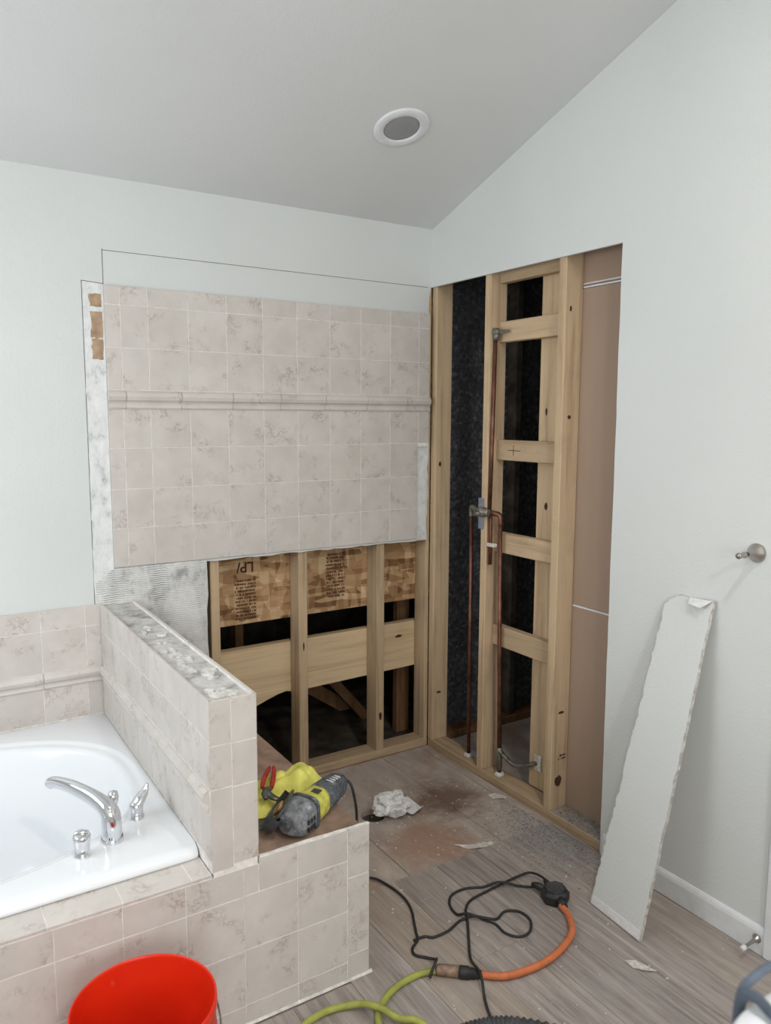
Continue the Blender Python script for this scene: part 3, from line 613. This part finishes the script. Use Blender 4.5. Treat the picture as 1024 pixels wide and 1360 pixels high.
bm = BM(); lathe(bm, [(.0078, .060), (.0082, .064), (.0078, .074), (.001, .076)], (-.012, -1.735, .047), (-1, 0, -.08), 18, True); obj('rubber_tip', bm, M['white'], ds)
# ------------------------------------------------------------------ drywall scrap leaning on the right wall
A = Vector((-.258, -1.303, .0)); B = Vector((-.276, -1.518, .0)); Tm = Vector((-.0135, -1.412, 1.024))
wx = (B-A).normalized(); up = (Tm-(A+B)/2); HL = up.length; up = (up-wx*up.dot(wx)).normalized(); nr = up.cross(wx).normalized()
if nr.x > 0: nr = -nr
scr = thing('drywall_scrap', 'long white strip of broken drywall leaning against the wall', 'drywall strip', (-.14, -1.41, 0))
Wd = (B-A).length
tl, trr = .026, .206
out = [(0, 0), (Wd, 0)]+jag((Wd, .001), (trr, HL+.018), 40, .0022, 61)[1:]+[(trr, HL+.018), (.155, HL+.014), (.12, HL+.010), (.085, HL+.012), (.06, HL+.002), (.038, HL-.012)]+jag((tl, HL-.03), (-.002, .0), 60, .0042, 62)
def S3(p, d): return A+wx*p[0]+up*p[1]-nr*d
def slab(outline, d0, d1):
    bm = BM(); a = [bm.verts.new(S3(p, d0)) for p in outline]; b = [bm.verts.new(S3(p, d1)) for p in outline]; m = len(outline)
    bm.faces.new(a); bm.faces.new(b[::-1])
    for i in range(m): bm.faces.new((a[i], b[i], b[(i+1) % m], a[(i+1) % m]))
    return bm
obj('board', slab([(p[0]*.995+.0005, p[1]+.002) for p in out], .0006, .0125), M['gyp'], scr)
obj('painted_face', slab([(p[0]*.97+.005+.003*mnoise.noise((p[1]*30, 0, 0)), p[1]*.995+.004) for p in out], -.0008, .0006), M['wall'], scr)
obj('taped_edge', slab([(.004, .006), (Wd-.004, .006), (Wd-.006, .034), (.006, .031)], -.0024, -.0008), M['tissue'], scr)
ft = [(.122, HL+.012), (.205, HL+.016), (.186, HL-.012), (.14, HL-.008)]
bm = BM(); a = [bm.verts.new(S3(p, -.001-.02*(k > 1))) for k, p in enumerate(ft)]; b = [bm.verts.new(S3(p, -.004-.024*(k > 1))) for k, p in enumerate(ft)]
bm.faces.new(a); bm.faces.new(b[::-1])
for i in range(4): bm.faces.new((a[i], b[i], b[(i+1) % 4], a[(i+1) % 4]))
obj('torn_flap', bm, M['tissue'], scr)
# ------------------------------------------------------------------ bucket
bk = thing('bucket', 'glossy orange red plastic bucket in front of the tub surround', 'bucket', (-1.742, -1.428, 0))
pr = [(.001, .004), (.118, .004), (.122, .01), (.1445, .366), (.1455, .372), (.1475, .3745), (.1500, .372), (.1505, .350), (.1480, .347), (.1465, .30), (.149, .298), (.149, .290), (.1455, .288), (.127, .006), (.124, .0), (.001, .0)]
obj('body', lathe(BM(), pr, (-1.742, -1.428, 0), seg=64), M['bucket'], bk)
for s in (-1, 1): obj('handle_lug', lathe(BM(), [(.001, .006), (.014, .006), (.016, .0), (.016, -.004)], (-1.742+s*.149, -1.428, .315), (s, 0, 0), 16), M['bucket'], bk)
hp = [(-1.742+.1535*math.cos(a), -1.428-.04-.11*math.sin(a), .315-.08*math.sin(a)) for a in [math.pi*k/16 for k in range(17)]]
hp[0] = (-1.742+.1535, -1.428, .315); hp[-1] = (-1.742-.1535, -1.428, .315)
hp = [(-1.742+1.0*.157*math.cos(a), -1.428-.162*math.sin(a), .315-.10*math.sin(a)) for a in [math.pi*k/16 for k in range(17)]]
obj('wire_handle', tube(BM(), hp, .002, 8), M['steel'], bk)
# ------------------------------------------------------------------ cords on the floor
ec = thing('adapter_cord', 'short orange cord with a black three way outlet block', 'cord', (-.55, -1.4, 0))
obj('cable', tube(BM(), [(-.786, -1.382, .013), (-.735, -1.420, .012), (-.664, -1.437, .012), (-.575, -1.438, .012), (-.49, -1.417, .012), (-.430, -1.388, .012), (-.396, -1.350, .012), (-.374, -1.312, .014), (-.368, -1.278, .018)], .0105, 14, 6), M['ogrip'], ec)
# three-way block: chunky rounded body
bd = Vector((.31, .95, 0)).normalized(); bs = Vector((bd.y, -bd.x, 0)); bc_ = Vector((-.345, -1.228, 0))
def hexblock(bm, c, sx, sy, z0, z1, ins):
    pr_ = [(-.5, -1), (.5, -1), (1, -.45), (1, .45), (.5, 1), (-.5, 1), (-1, .45), (-1, -.45)]
    rows_ = [(z0, .9), (z0+.008, 1), (z1-.010, 1), (z1, ins)]; V = []
    for z, k in rows_: V.append([bm.verts.new(c+bs*(p[0]*sx*k)+bd*(p[1]*sy*k)+Vector((0, 0, z))) for p in pr_])
    for a, b in zip(V, V[1:]):
        for i in range(8): bm.faces.new((a[i], a[(i+1) % 8], b[(i+1) % 8], b[i]))
    bm.faces.new(V[0][::-1]); bm.faces.new(V[-1])
obj('outlet_block', (lambda b: (hexblock(b, bc_, .044, .040, .001, .042, .80), b)[1])(BM()), M['black'], ec)
obj('block_lid', (lambda b: (hexblock(b, bc_, .033, .030, .040, .045, .92), b)[1])(BM()), M['darkpl'], ec)
obj('strain_relief', tube(BM(), [tuple(bc_-bd*.036+Vector((0, 0, .02))), tuple(bc_-bd*.066+Vector((0, 0, .017)))], [.017, .013], 12), M['black'], ec)
c0, c1 = Vector((-.885, -1.300, .016)), Vector((-.786, -1.382, .013)); cdv = (c1-c0)
obj('connector', tube(BM(), [tuple(c0+cdv*t) for t in (.50, .54, .72, .74, .86, .88, 1.0)], [.016, .0185, .0185, .0155, .0155, .0125, .0115], 14), M['black'], ec)
gc = thing('extension_cord', 'lime green extension cord curling over the floor planks', 'cord', (-1.1, -1.3, 0))
obj('cable', tube(BM(), [(-.882, -1.302, .012), (-.925, -1.285, .010), (-.976, -1.284, .010), (-1.03, -1.295, .010), (-1.075, -1.318, .010), (-1.108, -1.345, .010), (-1.128, -1.378, .010), (-1.135, -1.43, .010), (-1.10, -1.50, .010), (-1.03, -1.50, .014), (-1.04, -1.43, .016), (-1.081, -1.398, .0195), (-1.107, -1.352, .0285), (-1.136, -1.308, .022), (-1.17, -1.281, .012), (-1.212, -1.268, .010), (-1.255, -1.268, .010), (-1.31, -1.285, .010), (-1.40, -1.36, .010), (-1.45, -1.50, .010), (-1.55, -1.75, .010)], .0092, 12, 6), M['green'], gc)
obj('socket_end', tube(BM(), [tuple(c0+cdv*t) for t in (-.02, .02, .1, .3, .495)], [.010, .0145, .0165, .0165, .0175], 14), plain('dusty clear amber plastic', (142, 116, 98), .5, 0, .15, 60), gc)
# ------------------------------------------------------------------ angle grinder on the bench, with its cord
gr = thing('angle_grinder', 'dusty grey and lime angle grinder lying on the bench', 'grinder', (-1.2, -1.09, .4455))
gx = Vector((.868, .497, 0)).normalized(); gy = Vector((-gx.y, gx.x, 0)); gz = Vector((0, 0, 1)); gO = Vector((-1.222, -1.105, .4925)); GS = 1.22
gx = (gx+gz*.03).normalized(); gz = gx.cross(gy); gn = Vector((-.57, .43, .52)).normalized(); gt = gx.cross(gn).normalized(); gi = gn.cross(gt)
def G3(x, y, z): return gO+(gx*x+gy*y+gz*z)*GS
def loft(secs, seg=20, p=2.6):
    """sections (x, half width y, half height z, centre y, centre z): rounded-square loft along the grinder axis"""
    bm = BM(); V = []
    for x, a, b, cy, cz in secs:
        r = []
        for k in range(seg):
            t = 2*math.pi*k/seg; c, s = math.cos(t), math.sin(t); e = 2/p
            r.append(bm.verts.new(G3(x, cy+a*math.copysign(abs(c)**e, c), cz+b*math.copysign(abs(s)**e, s))))
        V.append(r)
    for a, b in zip(V, V[1:]):
        for k in range(seg): f = bm.faces.new((a[k], a[(k+1) % seg], b[(k+1) % seg], b[k])); f.smooth = True
    bm.faces.new(V[0][::-1]); bm.faces.new(V[-1]); return bm
hd = obj('gear_head', loft([(-.046, .018, .020, .004, 0), (-.043, .025, .026, .003, 0), (-.030, .035, .034, .001, 0), (-.012, .038, .038, 0, 0), (.012, .038, .038, 0, 0), (.020, .036, .036, 0, 0)], 28, 3.4), M['dustgrey'], gr)
obj('gear_flange', loft([(.0195, .0385, .0385, 0, 0), (.021, .0395, .0395, 0, 0), (.027, .0395, .0395, 0, 0), (.0285, .0385, .0385, 0, 0)], 28, 4), M['dustdark'], gr)
for sy in (-1, 1):
    for sz in (-1, 1): obj('flange_screw', lathe(BM(), [(.0042, 0), (.0042, .004), (.003, .005), (.001, .005)], G3(.0195, sy*.030, sz*.030), -gx, 10), M['steel'], gr)
obj('nose_cap', lathe(BM(), [(.016, 0), (.017, .002), (.015, .005), (.001, .006)], G3(-.0458, .004, 0), -gx, 18), M['dustdark'], gr)
obj('collar', loft([(.029, .034, .035, 0, 0), (.034, .0355, .0365, 0, 0), (.075, .034, .0345, 0, 0), (.082, .032, .033, 0, 0)]), M['lime'], gr)
mh = obj('motor_housing', loft([(.080, .031, .032, 0, 0), (.086, .0335, .034, 0, 0), (.13, .031, .031, 0, 0), (.165, .027, .027, 0, 0), (.18, .020, .020, 0, 0), (.186, .010, .010, 0, 0)]), M['dustdark'], gr)
for k in range(3):
    for s in (0, 1):
        bm = BM(); q = [G3(.0+.014*k-.018, -.0365+.002*s, .0)]; c = G3(-.018+.011*k, -.0372, -.016+.018*s); bmesh.ops.create_cube(bm, size=1, matrix=Matrix.Translation(c) @ Matrix((gx, gy, gz)).transposed().to_4x4() @ Matrix.Diagonal((.008, .005, .013, 1))); obj('vent', bm, M['black'], hd)
for k in range(4):
    bm = BM(); c = G3(.118+.011*k, -.008+.0, .0305-.0012*k); bmesh.ops.create_cube(bm, size=1, matrix=Matrix.Translation(c) @ Matrix((gx, gy, gz)).transposed().to_4x4() @ Matrix.Diagonal((.004, .022, .004, 1))); obj('vent', bm, M['tissue'], mh)
bm = BM(); c = G3(.056, -.010, .0352); bmesh.ops.create_cube(bm, size=1, matrix=Matrix.Translation(c) @ Matrix((gx, gy, gz)).transposed().to_4x4() @ Matrix.Diagonal((.022, .026, .0022, 1))); obj('badge', bm, M['darkpl'], gr)
C0 = gO-gx*.004-gz*.020
bm = BM(); lathe(bm, [(.020, .034), (.025, .038), (.025, .050), (.015, .052)], C0, gn, 18, True); obj('spindle_collar', bm, M['dustgrey'], gr)
bm = BM(); lathe(bm, [(.010, .062), (.062, .063), (.063, .0645), (.062, .066), (.010, .067)], C0, gn, 40, True); obj('cutting_disc', bm, M['steel'], gr)
bm = BM(); lathe(bm, [(.008, .067), (.022, .068), (.022, .073), (.012, .077), (.001, .077)], C0, gn, 18); obj('lock_nut', bm, plain('brassy nut', (206, 168, 106), .3, .8), gr)
bm = BM(); ring_ = []                       # guard: half drum around the disc
for k in range(25):
    a = math.radians(160+200*k/24); dr = gi*math.cos(a)+gt*math.sin(a); ring_.append([bm.verts.new(C0+dr*r+gn*h) for r, h in ((.024, .050), (.068, .050), (.070, .053), (.070, .078), (.068, .078), (.066, .055), (.024, .053))])
for a, b in zip(ring_, ring_[1:]):
    for i in range(7): bm.faces.new((a[i], a[(i+1) % 7], b[(i+1) % 7], b[i]))
bm.faces.new(ring_[0]); bm.faces.new(ring_[-1][::-1]); obj('guard', bm, M['darkpl'], gr)
r5 = .0036
p0 = G3(.186, 0, 0)
cord = [tuple(G3(.176, 0, 0)), (-1.018, -.985, .498), (-1.000, -1.000, .486), (-.993, -1.012, .45), (-.985, -1.015, .38), (-.965, -.97, .25), (-.93, -.88, .08), (-.90, -.82, .008), (-.86, -.795, .004), (-.802, -.805, .005), (-.776, -.88, .005), (-.770, -.96, .005), (-.785, -1.025, .005), (-.815, -1.085, .005), (-.835, -1.125, .005), (-.850, -1.155, .005), (-.885, -1.178, .005), (-.895, -1.205, .005), (-.875, -1.232, .006), (-.862, -1.262, .014), (-.876, -1.288, .036), (-.9, -1.305, .030), (-.915, -1.31, .008)]
obj('power_cord', tube(BM(), cord, .0042, 8, 6), M['black'], gr)
bc2 = thing('power_cord', 'thin black power cord looped on the floor into the outlet block', 'cord', (-.6, -1.2, 0))
loop = [(-.868, -1.528, .005), (-.835, -1.46, .005), (-.800, -1.395, .030), (-.768, -1.312, .008), (-.715, -1.235, .005), (-.672, -1.175, .008), (-.632, -1.115, .005), (-.585, -1.085, .005), (-.50, -1.075, .005), (-.425, -1.075, .010), (-.365, -1.075, .012), (-.325, -1.085, .016), (-.318, -1.130, .025), (-.326, -1.172, .028), (-.335, -1.19, .028)]
obj('cable', tube(BM(), loop, .0042, 8, 6), M['black'], bc2)
obj('plug', tube(BM(), [(-.325, -1.160, .027), (-.332, -1.18, .027), (-.338, -1.205, .027)], [.008, .012, .012], 10), M['black'], bc2)
bc3 = thing('power_cord', 'thin black power cord doubling back in a round loop on the planks', 'cord', (-.6, -1.15, 0))
loop2 = [(-.862, -1.150, .0045), (-.825, -1.152, .0045), (-.80, -1.17, .0045), (-.745, -1.170, .0045), (-.70, -1.155, .0045), (-.672, -1.150, .0045), (-.64, -1.165, .013), (-.605, -1.200, .0125), (-.575, -1.205, .0045), (-.530, -1.190, .0045), (-.492, -1.215, .0045), (-.490, -1.265, .0045), (-.53, -1.307, .0045), (-.575, -1.308, .0045), (-.60, -1.27, .0045), (-.598, -1.225, .0045), (-.615, -1.185, .0045), (-.655, -1.155, .022), (-.672, -1.120, .0045), (-.662, -1.068, .0045), (-.625, -1.030, .0045), (-.565, -1.025, .0045), (-.505, -1.050, .0045), (-.455, -1.075, .019), (-.40, -1.110, .006), (-.375, -1.145, .012), (-.37, -1.168, .026)]
obj('cable', tube(BM(), loop2, .0042, 8, 6), M['black'], bc3)
obj('plug', tube(BM(), [(-.375, -1.150, .024), (-.368, -1.170, .027), (-.362, -1.196, .027)], [.008, .013, .013], 10), M['black'], bc3)
# ridged vacuum hose
hs = thing('vacuum_hose', 'ridged black vacuum hose on the floor planks', 'hose', (-.92, -1.58, 0))
hp = smooth_path([(-1.35, -1.75, .027), (-1.15, -1.60, .027), (-1.02, -1.545, .027), (-.92, -1.553, .027), (-.83, -1.605, .027), (-.72, -1.75, .027), (-.62, -2.0, .027)], 34)
obj('tube', tube(BM(), [tuple(p) for p in hp], [.0255 if k % 4 < 2 else .0215 for k in range(len(hp))], 16), M['darkpl'], hs)
# ------------------------------------------------------------------ yellow glove and pliers on the bench
def heap(bm, cx, cy, rx, ry, h, z0, seed, rot=0., fold=.35, nr_=26, na=56):
    V = []; cr, sr = math.cos(rot), math.sin(rot)
    for i in range(nr_+1):
        r = i/nr_; row = []
        for k in range(na):
            a = 2*math.pi*k/na; e = 1+.22*mnoise.noise((math.cos(a)*1.3+seed, math.sin(a)*1.3, seed*.7))
            x, y = r*rx*e*math.cos(a), r*ry*e*math.sin(a); q = Vector((cx+x*cr-y*sr, cy+x*sr+y*cr, 0))
            pr_ = math.sqrt(max(0, 1-r**3.2)); f = mnoise.noise((q.x*13+seed, q.y*13, seed))*.7+abs(mnoise.noise((q.x*17, q.y*17+seed, 3)))*.8
            z = z0+.0006+h*pr_*(1-fold+fold*2*f*.9)
            row.append(bm.verts.new((q.x, q.y, max(z, z0+.0006))))
        V.append(row)
    for a, b in zip(V, V[1:]):
        for k in range(na): f = bm.faces.new((a[k], a[(k+1) % na], b[(k+1) % na], b[k])); f.smooth = True
    return bm
bm = BM(); heap(bm, -1.125, -.875, .098, .088, .078, .4455, 3.1, .5, .33); obj('work_glove', bm, M['glove'], None, 'crumpled yellow work glove bulging up behind the grinder', 'glove', 'yellow gloves on the bench')
bm = BM(); heap(bm, -1.225, -.885, .115, .075, .044, .4455, 8.4, 1.2); obj('work_glove', bm, M['glove'], None, 'flatter yellow work glove lying under the red pliers', 'glove', 'yellow gloves on the bench')
pz = .506
pli = thing('pliers', 'small pliers with red grips lying on a yellow glove', 'pliers', (-1.225, -.91, .49))
obj('grip', tube(BM(), [(-1.256, -.925, pz), (-1.240, -.897, pz+.006), (-1.214, -.862, pz+.012), (-1.194, -.838, pz+.014)], [.006, .0075, .007, .005], 10, 5), M['red'], pli)
obj('grip', tube(BM(), [(-1.232, -.938, pz), (-1.216, -.912, pz+.006), (-1.196, -.874, pz+.012), (-1.182, -.842, pz+.014)], [.006, .0075, .007, .005], 10, 5), M['red'], pli)
bm = BM(); tube(bm, [(-1.247, -.935, pz), (-1.255, -.958, pz-.002), (-1.245, -.985, pz-.008), (-1.225, -.995, pz-.014)], [.012, .013, .010, .005], 10, 5, True, [.006, .007, .006, .004]); tube(bm, [(-1.24, -.938, pz), (-1.262, -.958, pz-.002), (-1.268, -.98, pz-.008)], [.012, .011, .006], 10, 5, True, [.006, .006, .004]); obj('jaws', bm, M['steel'], pli)
tr_ = thing('flat_scraper', 'dark steel scraper lying half under the yellow gloves', 'scraper', (-1.29, -1.0, .4455))
obj('blade', box(BM(), -1.352, -1.268, -1.045, -.985, .4458, .448, .0005), M['steel'], tr_); obj('handle', tube(BM(), [(-1.335, -.985, .455), (-1.31, -.95, .459), (-1.30, -.90, .459)], [.008, .011, .010], 10, 4), M['black'], tr_)
# ------------------------------------------------------------------ crumpled paper, plaster scraps
def crumple(name, c, r, seed, sq, mat, label, cat):
    bm = BM(); bmesh.ops.create_icosphere(bm, subdivisions=4, radius=1)
    for v in bm.verts:
        d = v.co.normalized(); f = 1+.38*mnoise.noise(d*1.7+Vector((seed, 0, 0)))-.34*abs(mnoise.noise(d*3.4+Vector((0, seed, 0))))-.16*abs(mnoise.noise(d*7+Vector((0, 0, seed))))
        v.co = Vector((d.x*sq[0], d.y*sq[1], d.z*sq[2]))*r*f
    zm = min(v.co.z for v in bm.verts)
    for v in bm.verts: v.co += Vector((c[0], c[1], c[2]-zm))
    return obj(name, bm, mat, label)
pt = thing('paper_towel', 'crumpled white paper towel beside the floor drain hole', 'paper', (-.50, -.478, -.0055))
crumple('wad', (-.512, -.476, -.0055), .076, 2.3, (1.05, .85, .64), M['tissue'], pt, None)
bm = BM()
for k in range(2): pass
crv = [(-.455, -.405), (-.405, -.435), (-.372, -.485), (-.395, -.535), (-.440, -.525), (-.485, -.47)]
a = [bm.verts.new((x, y, -.001+.038*math.sin(i*1.3+.6)**2)) for i, (x, y) in enumerate(crv)]; bm.faces.new(a); bmesh.ops.triangulate(bm, faces=bm.faces[:])
r = bmesh.ops.extrude_face_region(bm, geom=bm.faces[:]); bmesh.ops.translate(bm, verts=[v for v in r['geom'] if isinstance(v, bmesh.types.BMVert)], vec=(0, 0, .003))
obj('flap', bm, M['tissue'], pt)
def flake(c, pts, label, name='plaster_scrap', z=-.0055, lift=.006, h=.003):
    bm = BM(); n_ = len(pts)
    a = [bm.verts.new((c[0]+p[0], c[1]+p[1], z+lift*(.5+.5*math.sin(i*2.1)))) for i, p in enumerate(pts)]; b = [bm.verts.new(v.co+Vector((0, 0, h))) for v in a]
    bm.faces.new(a[::-1]); bm.faces.new(b)
    for i in range(n_): bm.faces.new((a[i], a[(i+1) % n_], b[(i+1) % n_], b[i]))
    bmesh.ops.triangulate(bm, faces=bm.faces[:]); obj(name, bm, M['chip'], None, label, 'scrap')
flake((-.35, -.812), [(-.075, .035), (-.05, .01), (-.015, .0), (.03, -.012), (.06, -.03), (.055, -.05), (.02, -.042), (-.02, -.032), (-.045, -.012)], 'largest V-shaped plaster scrap on the bare subfloor')
flake((-.035, -.565), [(-.03, .02), (0, .012), (.03, -.03), (.015, -.045), (-.01, -.03), (-.035, -.01)], 'plaster scrap close to the bottom plate under the pipes')
flake((-.362, -1.593), [(-.02, .04), (.005, .02), (.02, -.01), (.025, -.04), (-.005, -.02), (-.02, .01)], 'pointed white plaster scrap on the planks by the leaning drywall strip', z=.0003)
rnd = random.Random(77)
def scatter(name, mat, label, spots, smin, smax, cat='debris', flat=.6):
    bm = BM()
    for x, y, z in spots:
        s = rnd.uniform(smin, smax); a = rnd.uniform(0, 6.28); n_ = rnd.choice((4, 5, 5))
        top = [bm.verts.new((x+math.cos(a+6.283*k/n_)*s*rnd.uniform(.5, 1.1), y+math.sin(a+6.283*k/n_)*s*rnd.uniform(.5, 1.1), z+s*flat)) for k in range(n_)]
        bot = [bm.verts.new((v.co.x*1.0+(v.co.x-x)*.25, v.co.y+(v.co.y-y)*.25, z)) for v in top]
        bm.faces.new(top); bm.faces.new(bot[::-1])
        for k in range(n_): bm.faces.new((bot[k], bot[(k+1) % n_], top[(k+1) % n_], top[k]))
    return obj(name, bm, mat, None, label, cat, None, 'stuff')
def fz(x, y): return .0003 if (y < -.862) else -.0057
sp_ = []
while len(sp_) < 260:
    x, y = rnd.uniform(-1.0, -.02), rnd.uniform(-1.7, -.02)
    if y < -.8 and rnd.random() > .35: continue
    if x < -.9 and y > -1.25: continue
    if abs(y+.86) < .008: continue
    sp_.append((x, y, fz(x, y)))
scatter('plaster_chips', M['chip'], 'small white plaster chips strewn over the floor', sp_, .0012, .0048)
sp_ = []
while len(sp_) < 2600:
    x, y = -.02-abs(rnd.gauss(0, .11)), rnd.gauss(-.92, .13)
    if y > -.62 or y < -1.25 or x < -.5: continue
    if abs(y+.86) < .006: continue
    sp_.append((x, y, fz(x, y)))
while len(sp_) < 3900:
    x, y = rnd.uniform(.016, .1), rnd.uniform(-1.15, -.836); sp_.append((x, y, .0332+.008*rnd.random()*(x/.1)))
scatter('mortar_crumbs', M['crumb'], 'grey mortar crumbs heaped along the cut wall', sp_, .0012, .0034)
# ------------------------------------------------------------------ vanity at the camera's right with a white container on it
va = thing('vanity_cabinet', 'white vanity cabinet with pale countertop', 'vanity', (-1.12, -3.0, 0))
obj('body', box(BM(), -1.40, -.86, -3.40, -2.66, .0, .87, .003), M['white'], va); obj('countertop', box(BM(), -1.425, -.85, -3.42, -2.62, .8705, .90, .006), M['acryl'], va)
for y0, y1 in ((-3.38, -3.04), (-3.02, -2.68)):
    d_ = obj('door', box(BM(), -1.418, -1.4005, y0, y1, .1, .84, .003), M['white'], va); obj('knob', lathe(BM(), [(.004, 0), (.004, .012), (.012, .018), (.011, .024), (.001, .026)], (-1.418, -3.06 if y0 < -3.2 else -3.0, .6), (-1, 0, 0), 14), M['nickel'], d_)
wc = thing('white_container', 'rounded white container with slate straps on the vanity countertop', 'container', (-1.345, -2.64, .9003))
bm = BM(); V = []
for z, k in ((.9003, .9), (.906, 1), (.955, 1.0), (.968, .95), (.974, .8), (.975, .3)):
    V.append([bm.verts.new((-1.352+.083*k*math.copysign(abs(math.cos(t))**.55, math.cos(t)), -2.660+.145*k*math.copysign(abs(math.sin(t))**.55, math.sin(t)), z)) for t in [2*math.pi*q/36 for q in range(36)]])
for a, b in zip(V, V[1:]):
    for q in range(36): f = bm.faces.new((a[q], a[(q+1) % 36], b[(q+1) % 36], b[q])); f.smooth = True
bm.faces.new(V[0][::-1]); bm.faces.new(V[-1]); obj('body', bm, M['acryl'], wc)
obj('strap', tube(BM(), [(-1.366, -2.508, .93), (-1.367, -2.511, .968), (-1.370, -2.528, .983), (-1.379, -2.56, .983), (-1.395, -2.64, .982)], .0062, 10, 5), M['bluegrey'], wc)
obj('strap', tube(BM(), [(-1.366, -2.508, .93), (-1.364, -2.508, .970), (-1.345, -2.511, .985), (-1.31, -2.514, .987), (-1.265, -2.53, .975), (-1.255, -2.56, .94)], .005, 10, 5), M['bluegrey'], wc)
